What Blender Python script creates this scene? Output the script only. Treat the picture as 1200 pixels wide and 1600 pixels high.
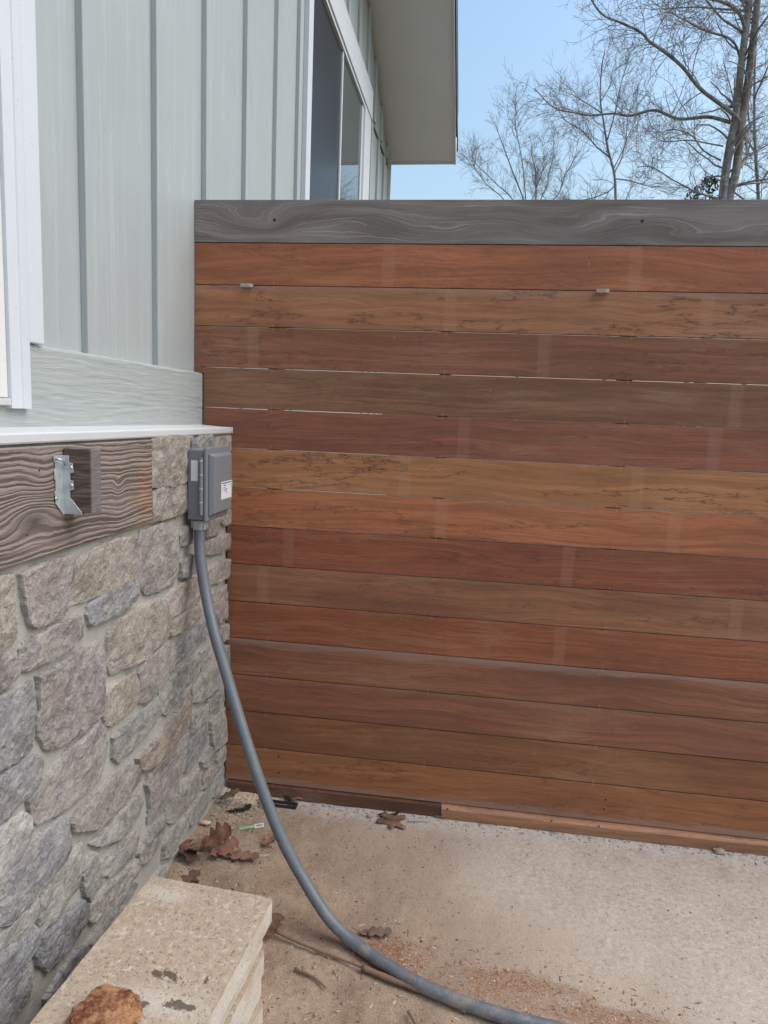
import bpy, bmesh, math, random
from mathutils import Vector, Matrix, noise
from mathutils.geometry import delaunay_2d_cdt

for o in list(bpy.data.objects):
    bpy.data.objects.remove(o)
scene = bpy.context.scene
COL = scene.collection
R = math.radians
random.seed(7)

# ------------------------------------------------------------------ camera
cam_data = bpy.data.cameras.new('camera')
cam = bpy.data.objects.new('camera', cam_data)
COL.objects.link(cam)
cam_right = Vector((0.989771, 0.136847, 0.040335))
cam_up = Vector((-0.058422, 0.130845, 0.98968))
cam_fwd = Vector((-0.130157, 0.981913, -0.137501))
m = Matrix((cam_right, cam_up, -cam_fwd)).transposed().to_4x4()
m.translation = Vector((0.87801, -2.38563, 1.46029))
cam.matrix_world = m
cam_data.sensor_fit = 'HORIZONTAL'
cam_data.sensor_width = 36
cam_data.lens = 32.1295
cam_data.clip_start = 0.02
cam_data.clip_end = 2000
scene.camera = cam

# ------------------------------------------------------------------ sky and sun
SUN_EL, SUN_AZ = R(54), R(90)          # azimuth clockwise from +Y (the fence normal)
world = bpy.data.worlds.new('World')
scene.world = world
world.use_nodes = True
wn = world.node_tree
for n in list(wn.nodes):
    wn.nodes.remove(n)
sky = wn.nodes.new('ShaderNodeTexSky')
sky.sky_type = 'NISHITA'
sky.sun_disc = False
sky.sun_elevation = SUN_EL
sky.sun_rotation = SUN_AZ
sky.altitude = 0
sky.air_density = 1.9
sky.dust_density = 3.6
sky.ozone_density = 4.6
bg = wn.nodes.new('ShaderNodeBackground')
bg.inputs["Strength"].default_value = 0.118
wo = wn.nodes.new('ShaderNodeOutputWorld')
wn.links.new(sky.outputs[0], bg.inputs['Color'])
wn.links.new(bg.outputs[0], wo.inputs['Surface'])

sun_data = bpy.data.lights.new('sun', 'SUN')
sun_data.energy = 0.8
sun_data.angle = R(55)
sun_data.color = (1.0, 0.99, 0.97)
sun = bpy.data.objects.new('sun', sun_data)
COL.objects.link(sun)
sd = Vector((math.sin(SUN_AZ) * math.cos(SUN_EL), math.cos(SUN_AZ) * math.cos(SUN_EL), math.sin(SUN_EL)))
sun.rotation_euler = sd.to_track_quat('Z', 'Y').to_euler()
sun.location = sd * 30

vs = scene.view_settings
vs.view_transform = 'Standard'
vs.look = 'None'
vs.gamma = 1
vs.exposure = 0.92
vs.use_curve_mapping = False
scene.render.engine = 'CYCLES'
scene.cycles.max_bounces = 6
scene.cycles.diffuse_bounces = 3
scene.render.resolution_x = 768
scene.render.resolution_y = 1024

# ------------------------------------------------------------------ node helper
class N:
    """Small wrapper to write procedural materials as expressions."""
    def __init__(self, name):
        self.mat = bpy.data.materials.new(name)
        self.mat.use_nodes = True
        self.t = self.mat.node_tree
        self.bsdf = self.t.nodes['Principled BSDF']
        self.out = self.t.nodes['Material Output']
    def put(self, sock, v):
        if hasattr(v, 'is_output'):
            self.t.links.new(v, sock)
        elif v is not None:
            if isinstance(v, (tuple, list)) and len(v) == 3 and sock.type == 'RGBA':
                v = (*v, 1)
            sock.default_value = v
    def math(self, op, a, b=None, c=None, clamp=False):
        n = self.t.nodes.new('ShaderNodeMath'); n.operation = op; n.use_clamp = clamp
        self.put(n.inputs[0], a)
        if b is not None: self.put(n.inputs[1], b)
        if c is not None: self.put(n.inputs[2], c)
        return n.outputs[0]
    def add(self, a, b): return self.math('ADD', a, b)
    def sub(self, a, b): return self.math('SUBTRACT', a, b)
    def mul(self, a, b, clamp=False): return self.math('MULTIPLY', a, b, clamp=clamp)
    def absd(self, a): return self.math('ABSOLUTE', a)
    def step(self, v, lo, hi, a=0.0, b=1.0):
        n = self.t.nodes.new('ShaderNodeMapRange'); n.interpolation_type = 'SMOOTHSTEP'
        self.put(n.inputs[0], v); self.put(n.inputs[1], lo); self.put(n.inputs[2], hi)
        self.put(n.inputs[3], a); self.put(n.inputs[4], b)
        return n.outputs[0]
    def coord(self, kind='Object'):
        return self.t.nodes.new('ShaderNodeTexCoord').outputs[kind]
    def pos(self):
        return self.t.nodes.new('ShaderNodeNewGeometry').outputs['Position']
    def sep(self, v):
        n = self.t.nodes.new('ShaderNodeSeparateXYZ'); self.put(n.inputs[0], v); return n.outputs
    def comb(self, x, y, z):
        n = self.t.nodes.new('ShaderNodeCombineXYZ')
        for i, q in enumerate((x, y, z)): self.put(n.inputs[i], q)
        return n.outputs[0]
    def info(self): return self.t.nodes.new('ShaderNodeObjectInfo').outputs
    def attr(self, name):
        n = self.t.nodes.new('ShaderNodeAttribute'); n.attribute_type = 'OBJECT'; n.attribute_name = name
        return n.outputs['Fac']
    def noise(self, vec, scale=1.0, detail=3.0, rough=0.55, dist=0.0):
        n = self.t.nodes.new('ShaderNodeTexNoise')
        self.put(n.inputs['Vector'], vec); self.put(n.inputs['Scale'], scale)
        self.put(n.inputs['Detail'], detail); self.put(n.inputs['Roughness'], rough); self.put(n.inputs['Distortion'], dist)
        return n.outputs['Fac']
    def voro(self, vec, scale, feature='F1', rnd=1.0):
        n = self.t.nodes.new('ShaderNodeTexVoronoi'); n.feature = feature
        self.put(n.inputs['Vector'], vec); self.put(n.inputs['Scale'], scale); self.put(n.inputs['Randomness'], rnd)
        return n.outputs['Distance']
    def mix(self, f, a, b, mode='MIX'):
        n = self.t.nodes.new('ShaderNodeMix'); n.data_type = 'RGBA'; n.blend_type = mode
        self.put(n.inputs[0], f); self.put(n.inputs[6], a); self.put(n.inputs[7], b)
        return n.outputs[2]
    def scalec(self, col, k):
        return self.mix(1.0, col, self.comb(k, k, k), 'MULTIPLY')
    def ramp(self, f, stops):
        n = self.t.nodes.new('ShaderNodeValToRGB'); self.put(n.inputs[0], f)
        e = n.color_ramp.elements
        while len(e) < len(stops): e.new(0.5)
        for i, (p, c) in enumerate(stops):
            e[i].position = p; e[i].color = (*c, 1)
        return n.outputs[0]
    def bump(self, h, strength=0.5, dist=0.01, normal=None):
        n = self.t.nodes.new('ShaderNodeBump'); self.put(n.inputs['Strength'], strength); self.put(n.inputs['Distance'], dist)
        self.put(n.inputs['Height'], h)
        if normal is not None: self.put(n.inputs['Normal'], normal)
        return n.outputs[0]
    def blob(self, u, v, cu, cv, su, sv):
        """a bell of height 1 at (cu, cv)"""
        a = self.mul(self.sub(u, cu), 1.0 / su); b = self.mul(self.sub(v, cv), 1.0 / sv)
        r2 = self.add(self.mul(a, a), self.mul(b, b))
        return self.math('EXPONENT', self.mul(r2, -1.0))
    def finish(self, color, rough=0.6, normal=None, metal=0.0, spec=0.4):
        b = self.bsdf
        self.put(b.inputs['Base Color'], color); self.put(b.inputs['Roughness'], rough)
        self.put(b.inputs['Metallic'], metal); self.put(b.inputs['Specular IOR Level'], spec)
        if normal is not None: self.put(b.inputs['Normal'], normal)
        return self.mat

def srgb(r, g, b):
    f = lambda c: (c / 12.92 if c <= 0.04045 else ((c + 0.055) / 1.055) ** 2.4)
    return tuple(f(c / 255) for c in (r, g, b))

# ------------------------------------------------------------------ materials
M = {}

def m_siding():
    n = N('painted_siding'); x, y, z = n.sep(n.pos())[:3]
    g = n.noise(n.comb(n.mul(y, 60), n.mul(x, 60), n.mul(z, 1.6)), 1.0, 5, 0.6)
    g2 = n.noise(n.comb(n.mul(y, 220), n.mul(x, 220), n.mul(z, 7)), 1.0, 3, 0.6)
    d = n.noise(n.comb(y, x, z), 2.2, 4, 0.6)
    c = n.mix(d, (0.335, 0.365, 0.368), (0.43, 0.46, 0.462))
    c = n.mix(n.mul(n.step(g, .48, .68), .26), c, (0.54, 0.565, 0.555))
    c = n.mix(n.mul(n.step(g2, .5, .7), .22), c, (0.31, 0.335, 0.325))
    sp = n.step(n.noise(n.comb(n.mul(y, 1), x, n.mul(z, .5)), 60, 2, .5), .74, .78)
    c = n.mix(n.mul(sp, .35), c, (0.2, 0.2, 0.18))
    h = n.add(n.mul(g, .7), n.mul(g2, .4))
    return n.finish(c, 0.5, n.bump(h, 0.6, 0.005), spec=0.4)

def m_skirt():
    n = N('painted_cedar_trim'); x, y, z = n.sep(n.pos())[:3]
    w = n.noise(n.comb(n.mul(y, 2.2), x, n.mul(z, 6)), 1.0, 3, 0.5)
    f = n.add(z, n.mul(n.sub(w, .5), .06))
    g = n.noise(n.comb(n.mul(y, 9), n.mul(x, 30), n.mul(f, 190)), 1.0, 4, 0.65)
    d = n.noise(n.comb(y, x, z), 5, 4, 0.6)
    c = n.mix(d, (0.335, 0.362, 0.355), (0.425, 0.452, 0.445))
    c = n.mix(n.mul(n.step(g, .5, .75), .3), c, (0.55, 0.575, 0.555))
    return n.finish(c, 0.55, n.bump(g, 0.5, 0.005), spec=0.35)

def m_white(name='white_paint', col=(0.64, 0.67, 0.71), chips=0.0):
    n = N(name); x, y, z = n.sep(n.pos())[:3]
    p = n.comb(x, y, z)
    d = n.noise(p, 9, 4, 0.6)
    c = n.mix(n.mul(d, .5), col, tuple(v * .86 for v in col))
    g = n.noise(n.comb(n.mul(x, 90), n.mul(y, 90), n.mul(z, 18)), 1.0, 4, 0.65)
    sp = n.step(n.noise(p, 130, 2, .5), .70, .74)
    c = n.mix(n.mul(sp, .35), c, (0.3, 0.28, 0.25))
    if chips:
        k = n.noise(n.comb(n.mul(x, 60), n.mul(y, 60), n.mul(z, 14)), 1.0, 5, 0.7)
        c = n.mix(n.step(k, .62, .66), c, (0.30, 0.22, 0.17))
    return n.finish(c, 0.5, n.bump(g, 0.25, 0.003), spec=0.4)

def m_plain(name, col, rough=0.5, metal=0.0, spec=0.4, var=0.12, scale=40.0, bump=0.1):
    n = N(name); p = n.coord()
    d = n.noise(p, scale, 4, 0.6)
    d2 = n.noise(p, scale * 0.15, 3, 0.6)
    c = n.mix(d, tuple(v * (1 - var) for v in col), tuple(min(1, v * (1 + var)) for v in col))
    c = n.mix(n.mul(d2, var), c, tuple(v * .6 for v in col))
    r = n.add(n.mul(d, .12), rough - .06)
    return n.finish(c, r, n.bump(d, bump, 0.002), metal, spec)

def m_ipe():
    n = N('hardwood_board'); oi = n.info()
    rnd = n.mul(oi['Random'], 37.0)
    x, y, z = n.sep(n.coord())[:3]
    X = n.add(x, rnd)
    warp = n.noise(n.comb(n.mul(X, 1.5), rnd, n.mul(z, 5)), 1.0, 2, 0.5)
    f = n.add(z, n.mul(n.sub(warp, .5), .13))
    fine = n.noise(n.comb(n.mul(X, 5), rnd, n.mul(f, 330)), 1.0, 3, 0.7)
    band = n.noise(n.comb(n.mul(X, .8), rnd, n.mul(f, 60)), 1.0, 3, 0.6)
    blot = n.noise(n.comb(n.mul(X, 2.2), rnd, n.mul(z, 9)), 1.0, 4, 0.65)
    drift = n.noise(n.comb(n.mul(X, 1.1), n.add(rnd, 3.0), n.mul(z, 3)), 1.0, 3, 0.6)
    pores = n.noise(n.comb(n.mul(X, 40), rnd, n.mul(z, 520)), 1.0, 2, 0.6)
    base = oi['Color']
    c = n.mix(n.step(band, .34, .66), n.scalec(base, .78), n.scalec(base, 1.14))
    c = n.mix(n.mul(n.step(drift, .52, .68), .5), c, n.mix(.45, base, (0.40, 0.235, 0.125)))
    c = n.mix(n.mul(n.step(drift, .48, .34), .5), c, n.mix(.45, n.scalec(base, .8), (0.20, 0.105, 0.062)))
    c = n.mix(n.mul(n.step(blot, .50, .72), .60), c, n.mix(.4, n.scalec(base, .60), (0.15, 0.062, 0.034)))
    c = n.mix(n.mul(n.step(blot, .48, .26), .50), c, n.mix(.45, n.scalec(base, 1.35), (0.42, 0.30, 0.20)))
    c = n.mix(n.mul(n.step(fine, .50, .64), .62), c, n.scalec(base, .58))
    c = n.mix(n.mul(n.step(pores, .53, .66), .42), c, n.scalec(base, .55))
    # thin dark mineral lines that wander along the board
    vv = n.noise(n.comb(n.mul(X, 2.6), rnd, n.mul(z, 13)), 1.0, 6, 0.66)
    dv = n.absd(n.sub(vv, .5))
    vm = n.step(n.noise(n.comb(n.mul(X, 1.7), n.add(rnd, 9), n.mul(z, 14)), 1.0, 2, .5), .46, .58)
    vein = n.attr('veins')
    vk = n.mul(vm, vein)
    c = n.mix(n.mul(n.step(dv, .0, .05, 1.0, 0.0), n.mul(vk, .35)), c, n.scalec(base, .55))
    c = n.mix(n.mul(n.step(dv, .003, .011, 1.0, 0.0), n.mul(vk, .8)), c, (0.10, 0.045, 0.034))
    # pale stripes left by the spacer sticks
    pale = n.mix(.5, n.scalec(base, 1.35), (0.40, 0.30, 0.23))
    ed = n.mul(n.sub(n.noise(n.comb(n.mul(X, 30), rnd, n.mul(z, 50)), 1.0, 3), .5), .010)
    amt = n.add(.0, n.mul(n.noise(n.comb(n.mul(X, 22), rnd, n.mul(z, 26)), 1.0, 4, .75), .42))
    for a in ('stick_a', 'stick_b'):
        e = n.add(n.absd(n.sub(x, n.attr(a))), ed)
        c = n.mix(n.mul(n.step(e, .016, .025, 1.0, 0.0), amt), c, pale)
    # some boards turn greyer towards the top and bottom edges
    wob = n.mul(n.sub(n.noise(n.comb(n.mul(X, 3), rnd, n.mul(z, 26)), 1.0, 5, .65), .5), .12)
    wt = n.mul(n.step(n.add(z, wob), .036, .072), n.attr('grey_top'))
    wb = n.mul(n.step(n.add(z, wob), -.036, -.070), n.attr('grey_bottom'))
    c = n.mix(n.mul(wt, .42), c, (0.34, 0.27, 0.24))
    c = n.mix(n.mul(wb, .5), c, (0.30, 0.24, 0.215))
    # pencil ticks at the posts, small scuffs
    tick = None
    for px in (-1.297, -0.69, -0.085, 0.52):
        t = n.step(n.absd(n.sub(x, px)), .0007, .0014, 1.0, 0.0)
        tick = t if tick is None else n.math('MAXIMUM', tick, t)
    tick = n.mul(tick, n.step(n.absd(z), .057, .061))
    c = n.mix(n.mul(tick, .28), c, (0.62, 0.52, 0.45))
    sc = n.step(n.noise(n.comb(n.mul(X, 60), rnd, n.mul(z, 42)), 1.0, 2, .5), .76, .79)
    c = n.mix(n.mul(sc, .25), c, (0.55, 0.45, 0.38))
    rough = n.add(.40, n.mul(blot, .22))
    return n.finish(c, rough, n.bump(n.add(n.mul(fine, .6), band), 0.22, 0.003), spec=0.38)

def m_grey_board():
    n = N('weathered_grey_board'); x, y, z = n.sep(n.coord())[:3]
    w = n.noise(n.comb(n.mul(x, 2.2), 3.1, n.mul(z, 8)), 1.0, 3, 0.5, 0.3)
    f = n.add(z, n.mul(n.sub(w, .5), .075))
    for cu, cv, su, sv, k in ((-1.40, .0, .09, .05, .10), (-1.31, -.01, .05, .03, .06), (-1.0, .02, .12, .05, -.05),
                              (-.32, -.02, .14, .035, .075), (-.03, -.01, .09, .03, -.06), (.10, -.035, .16, .04, .07),
                              (.50, -.03, .14, .05, .06), (-.68, -.03, .10, .03, .04)):
        f = n.add(f, n.mul(n.blob(x, z, cu, cv, su * 1.2, sv), k * .5))
    f = n.add(f, n.mul(n.sub(n.noise(n.comb(n.mul(x, 16), 2.0, n.mul(z, 70)), 1.0, 3, .65), .5), .011))
    jit = n.noise(n.comb(n.mul(x, .8), 4.0, n.mul(f, 75)), 1.0, 2, .6)
    ln = n.math('SINE', n.add(n.mul(f, 700.0), n.mul(jit, 13.0)))
    thin = n.mul(n.step(ln, .45, 1.0), n.step(n.noise(n.comb(n.mul(x, 2.0), 8.0, n.mul(f, 130)), 1.0, 2, .6), .40, .62))
    fine = n.noise(n.comb(n.mul(x, 12), 0.0, n.mul(f, 260)), 1.0, 4, 0.65)
    blot = n.noise(n.comb(n.mul(x, 2.0), 1.0, n.mul(f, 22)), 1.0, 4, 0.6)
    gm = n.step(n.noise(n.comb(n.mul(x, 3), 5.0, n.mul(z, 14)), 1.0, 3, .5), .35, .7)
    c = n.mix(n.step(blot, .3, .72), (0.145, 0.116, 0.104), (0.31, 0.265, 0.245))
    c = n.mix(n.mul(fine, .45), c, (0.15, 0.125, 0.122))
    c = n.mix(n.mul(n.mul(thin, n.add(.35, n.mul(gm, .65))), .55), c, (0.48, 0.445, 0.42))
    return n.finish(c, 0.62, n.bump(n.add(n.mul(thin, .5), fine), 0.25, 0.003), spec=0.3)

def m_beam():
    n = N('weathered_fir'); x, y, z = n.sep(n.coord())[:3]
    w = n.noise(n.comb(n.mul(y, 2.2), 0.4, n.mul(z, 3.0)), 1.0, 2, 0.5)
    f = n.add(n.add(z, n.mul(y, .03)), n.mul(n.sub(w, .5), .055))
    for cu, cv, su, sv, k in ((-.22, -.020, .085, .035, -.040), (-.19, .05, .06, .05, .018), (.105, .005, .024, .026, .014), (.105, -.06, .06, .03, .010), (-.55, .03, .09, .04, .04)):
        f = n.add(f, n.mul(n.blob(y, z, cu, cv, su, sv), k))
    wob = n.noise(n.comb(n.mul(y, 18), 0.0, n.mul(z, 60)), 1.0, 4, 0.65)
    f = n.add(f, n.mul(n.sub(wob, .5), .010))
    jt = n.noise(n.comb(n.mul(y, 1.2), 6.0, n.mul(f, 48)), 1.0, 3, .6)
    ln = n.math('SINE', n.add(n.mul(f, 520.0), n.mul(jt, 15.0)))
    lm = n.noise(n.comb(n.mul(y, 3), 2.0, n.mul(f, 30)), 1.0, 3, 0.6)
    dark = n.mul(n.step(ln, -.15, .95), n.step(lm, .30, .55, .45, 1.0))
    fine = n.noise(n.comb(n.mul(y, 16), n.mul(x, 40), n.mul(f, 420)), 1.0, 4, 0.7)
    blot = n.noise(n.comb(n.mul(y, 5), 1.0, n.mul(z, 8)), 1.0, 4, 0.6)
    c = n.mix(blot, (0.205, 0.165, 0.142), (0.325, 0.275, 0.242))
    org = n.add(n.mul(n.blob(y, z, .240, -.02, .034, .08), .8), n.mul(n.step(blot, .56, .75), .25))
    c = n.mix(org, c, (0.40, 0.225, 0.125))
    c = n.mix(n.mul(n.blob(y, z, -.23, -.035, .05, .022), .75), c, (0.085, 0.072, 0.068))
    c = n.mix(n.mul(dark, .85), c, (0.062, 0.047, 0.042))
    c = n.mix(n.mul(n.step(fine, .5, .68), .55), c, (0.12, 0.09, 0.08))
    h = n.add(n.mul(ln, -.5), n.mul(fine, .3))
    return n.finish(c, 0.75, n.bump(h, 0.55, 0.004), spec=0.25)

def m_stub():
    n = N('dark_weathered_wood'); x, y, z = n.sep(n.coord())[:3]
    w = n.noise(n.comb(n.mul(x, 9), n.mul(y, 9), n.mul(z, 9)), 1.0, 2, 0.5)
    f = n.add(z, n.mul(n.sub(w, .5), .05))
    g = n.noise(n.comb(n.mul(x, 12), n.mul(y, 30), n.mul(f, 230)), 1.0, 4, 0.6)
    c = n.mix(n.step(g, .35, .7), (0.085, 0.062, 0.05), (0.215, 0.175, 0.15))
    e = n.step(x, .062, .067)
    c = n.mix(n.mul(e, .75), c, n.mix(g, (0.115, 0.105, 0.105), (0.25, 0.235, 0.235)))
    return n.finish(c, 0.8, n.bump(g, 0.5, 0.004), spec=0.2)

def m_stone():
    n = N('field_stone'); oi = n.info(); p = n.pos(); rnd = n.mul(oi['Random'], 50.0)
    x, y, z = n.sep(p)[:3]
    q = n.comb(n.add(x, rnd), y, n.add(z, rnd))
    a = n.noise(q, 10, 4, 0.65); b = n.noise(q, 34, 4, 0.72); d = n.noise(q, 150, 3, 0.75)
    s = n.noise(n.comb(n.add(x, rnd), n.add(n.mul(y, 18), n.mul(z, 14)), n.add(n.mul(z, 48), n.mul(y, -22))), 1.0, 4, 0.7)
    base = oi['Color']
    hue = n.noise(n.comb(n.add(x, rnd), n.add(y, 4.0), n.add(z, rnd)), 13, 3, 0.6)
    c = n.mix(n.step(a, .36, .64), n.scalec(base, .72), n.scalec(base, 1.22))
    c = n.mix(n.mul(n.step(hue, .52, .66), .65), c, n.mix(.5, base, (0.40, 0.345, 0.28)))
    c = n.mix(n.mul(n.step(hue, .48, .34), .60), c, n.mix(.5, base, (0.31, 0.265, 0.26)))
    c = n.mix(n.mul(n.step(b, .50, .64), .55), c, n.mix(.5, n.scalec(base, 1.2), (0.46, 0.42, 0.37)))
    c = n.mix(n.mul(n.step(b, .47, .33), .60), c, n.mix(.5, n.scalec(base, .65), (0.16, 0.15, 0.155)))
    c = n.mix(n.mul(n.step(s, .52, .64), .55), c, n.mix(.5, n.scalec(base, 1.15), (0.48, 0.43, 0.40)))
    c = n.mix(n.mul(n.step(s, .46, .34), .40), c, n.scalec(base, .6))
    c = n.mix(n.mul(n.step(d, .56, .68), .34), c, (0.56, 0.54, 0.51))
    c = n.mix(n.mul(n.step(d, .46, .34), .40), c, n.scalec(base, .36))
    pk = n.step(n.noise(q, 62, 3, .6), .64, .70)
    c = n.mix(n.mul(pk, .55), c, n.scalec(base, .34))
    # pale mortar smeared over the rims
    rim = n.step(n.add(x, n.mul(n.sub(b, .5), .03)), -.012, -.002, 1.0, 0.0)
    c = n.mix(n.mul(rim, n.step(d, .40, .62, .10, .75)), c, (0.46, 0.445, 0.405))
    h = n.add(n.add(n.mul(b, 1.3), n.mul(d, .30)), n.mul(s, 1.1))
    return n.finish(c, 0.85, n.bump(h, 0.62, 0.009), spec=0.2)

def m_mortar():
    n = N('mortar'); p = n.pos()
    a = n.noise(p, 7, 4, 0.6); d = n.noise(p, 240, 3, 0.7); b = n.noise(p, 45, 4, .65)
    c = n.mix(a, (0.31, 0.30, 0.272), (0.43, 0.415, 0.378))
    c = n.mix(n.mul(n.step(b, .5, .7), .4), c, (0.27, 0.255, 0.23))
    c = n.mix(n.mul(n.step(d, .55, .7), .35), c, (0.58, 0.56, 0.52))
    return n.finish(c, 0.9, n.bump(n.add(n.mul(d, .4), b), 0.7, 0.005), spec=0.15)

def m_ground():
    n = N('dusty_concrete'); p = n.pos(); x, y, z = n.sep(p)[:3]
    big = n.noise(p, 1.7, 4, 0.6); mid = n.noise(p, 7, 5, 0.6); fine = n.noise(p, 60, 5, 0.7); grit = n.noise(p, 330, 3, 0.7)
    conc = n.mix(n.step(mid, .2, .8), (0.47, 0.385, 0.305), (0.555, 0.465, 0.38))
    conc = n.mix(n.mul(n.step(fine, .50, .64), .5), conc, (0.65, 0.58, 0.515))
    dirt = n.mix(n.step(mid, .3, .7), (0.24, 0.16, 0.105), (0.375, 0.275, 0.195))
    dirt = n.mix(n.mul(n.step(fine, .5, .66), .55), dirt, (0.21, 0.14, 0.10))
    # trodden soil lies thickest along the house wall and towards the yard
    edge = n.add(n.add(n.mul(x, -.85), n.mul(y, -.75)), n.add(n.mul(n.sub(big, .5), 1.1), n.mul(n.sub(mid, .5), .5)))
    k = n.mul(n.step(n.add(edge, n.mul(n.sub(fine, .5), .45)), -.80, -.02), .95)
    conc = n.mix(n.mul(n.step(fine, .48, .36), .45), conc, (0.33, 0.265, 0.21))
    c = n.mix(k, conc, dirt)
    # reddish wood dust
    saw = n.math('MAXIMUM', n.blob(x, y, 1.06, -.73, .22, .055), n.math('MAXIMUM', n.blob(x, y, 1.30, -.80, .26, .055), n.blob(x, y, .72, -.70, .14, .09)))
    saw = n.math('MAXIMUM', saw, n.mul(n.blob(x, y, 1.0, -1.0, .5, .14), .8))
    saw = n.math('MAXIMUM', saw, n.mul(n.blob(n.add(x, n.mul(y, .9)), y, .42, -.76, .34, .11), .75))
    saw = n.step(n.add(saw, n.mul(n.sub(n.noise(p, 14, 5, .7), .5), 1.3)), .42, .85)
    c = n.mix(n.mul(saw, n.step(fine, .3, .62, .45, .9)), c, n.mix(n.step(grit, .4, .62), (0.20, 0.098, 0.052), (0.40, 0.24, 0.15)))
    # lime-white scale right along the fence
    lime = n.step(n.add(y, n.mul(n.sub(mid, .5), .16)), -.13, -.01)
    c = n.mix(n.mul(lime, n.step(fine, .3, .6, .25, .75)), c, (0.58, 0.545, 0.51))
    st = n.step(n.noise(n.comb(n.add(x, 3.3), y, 0.0), 4.3, 5, .65), .60, .72)
    c = n.mix(n.mul(st, .35), c, (0.29, 0.21, 0.15))
    speck = n.step(n.noise(n.comb(x, y, 1.7), 105, 2, .5), .70, .73)
    c = n.mix(n.mul(speck, .7), c, (0.09, 0.065, 0.05))
    c = n.mix(n.mul(n.step(grit, .55, .68), .45), c, (0.72, 0.64, 0.56))
    c = n.mix(n.mul(n.step(grit, .45, .33), .5), c, (0.19, 0.14, 0.11))
    h = n.add(n.mul(fine, 1.0), n.add(n.mul(grit, .35), n.mul(mid, .8)))
    return n.finish(c, 0.92, n.bump(h, 0.75, 0.006), spec=0.15)

def m_slab():
    n = N('rough_paving_slab'); p = n.coord(); x, y, z = n.sep(p)[:3]
    rnd = n.mul(n.info()['Random'], 20.0)
    q = n.comb(n.add(x, rnd), y, z)
    a = n.noise(q, 6, 4, 0.6); b = n.noise(q, 60, 5, 0.75); d = n.noise(q, 210, 4, 0.75)
    c = n.mix(a, (0.385, 0.305, 0.225), (0.475, 0.395, 0.31))
    c = n.mix(n.mul(n.step(b, .50, .62), .7), c, (0.37, 0.275, 0.185))
    c = n.mix(n.mul(n.step(b, .47, .34), .55), c, (0.68, 0.60, 0.51))
    pit = n.step(n.noise(q, 140, 3, .65), .61, .67)
    c = n.mix(n.mul(pit, .5), c, (0.20, 0.145, 0.095))
    c = n.mix(n.mul(n.step(d, .55, .66), .5), c, (0.22, 0.16, 0.105))
    wh = n.add(n.blob(x, y, -.09, .26, .10, .04), n.blob(x, y, .04, -.02, .2, .05))
    c = n.mix(n.mul(n.step(n.add(wh, n.mul(n.sub(b, .5), 2.2)), .5, 1.1), .45), c, (0.66, 0.62, 0.56))
    # dried mud on the top face
    mud = n.math('MAXIMUM', n.math('MAXIMUM', n.blob(x, y, .030, .045, .050, .016), n.blob(x, y, .095, -.015, .05, .016)), n.math('MAXIMUM', n.blob(x, y, .11, .055, .012, .012), n.blob(x, y, .02, -.03, .022, .014)))
    mud = n.step(n.add(mud, n.mul(n.sub(n.noise(q, 60, 5, .75), .5), 2.6)), .62, .80)
    top = n.step(z, .022, .026)
    c = n.mix(n.mul(n.mul(mud, top), .85), c, (0.085, 0.062, 0.045))
    # sawn sides are whiter
    side = n.step(z, .020, .027, 1.0, 0.0)
    c = n.mix(n.mul(side, .75), c, n.mix(n.step(n.noise(n.comb(n.add(x, rnd), n.mul(y, 3), n.add(n.mul(z, 5), rnd)), 2.5, 4, .6), .42, .66), (0.64, 0.60, 0.55), (0.52, 0.44, 0.345)))
    h = n.add(n.mul(b, .8), n.add(n.mul(d, .5), n.mul(pit, -1.0)))
    return n.finish(c, 0.9, n.bump(h, 0.75, 0.0045), spec=0.2)

def m_rock():
    n = N('broken_sandstone'); p = n.coord()
    a = n.noise(p, 22, 4, 0.6); b = n.noise(p, 80, 5, 0.75); d = n.noise(p, 320, 3, 0.7)
    c = n.mix(n.step(a, .38, .62), (0.25, 0.09, 0.045), (0.60, 0.30, 0.155))
    c = n.mix(n.mul(n.step(b, .5, .64), .7), c, (0.66, 0.42, 0.26))
    c = n.mix(n.mul(n.step(b, .47, .34), .7), c, (0.17, 0.065, 0.038))
    return n.finish(c, 0.9, n.bump(n.add(b, n.mul(d, .4)), 1.0, 0.009), spec=0.12)

def m_leaf():
    n = N('dead_leaf'); p = n.coord()
    a = n.noise(p, 22, 4, 0.6); b = n.noise(p, 130, 3, 0.6)
    c = n.mix(n.step(a, .3, .7), n.scalec(n.info()['Color'], .6), n.mix(.25, n.scalec(n.info()['Color'], 1.3), (0.24, 0.17, 0.125)))
    c = n.mix(n.mul(n.step(b, .55, .75), .35), c, (0.11, 0.05, 0.035))
    return n.finish(c, 0.65, n.bump(n.add(a, n.mul(b, .3)), 0.4, 0.003), spec=0.3)

def m_bark(name, c0, c1, lichen):
    n = N(name); x, y, z = n.sep(n.pos())[:3]
    a = n.noise(n.comb(n.mul(x, 9), n.mul(y, 9), n.mul(z, 2.5)), 1.0, 5, 0.65)
    b = n.noise(n.comb(n.mul(x, 5), n.mul(y, 5), n.mul(z, 16)), 1.0, 4, 0.6)
    c = n.mix(n.step(a, .35, .65), c0, c1)
    c = n.mix(n.mul(n.step(b, .56, .66), lichen), c, (0.36, 0.355, 0.33))
    return n.finish(c, 0.9, n.bump(a, 0.6, 0.02), spec=0.15)

def m_glass(name, col, rough, spec):
    n = N(name); p = n.pos()
    d = n.noise(p, 3, 3, .5)
    c = n.mix(d, col, tuple(v * 1.25 for v in col))
    return n.finish(c, rough, n.bump(d, .02, .01), 0.0, spec)

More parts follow.
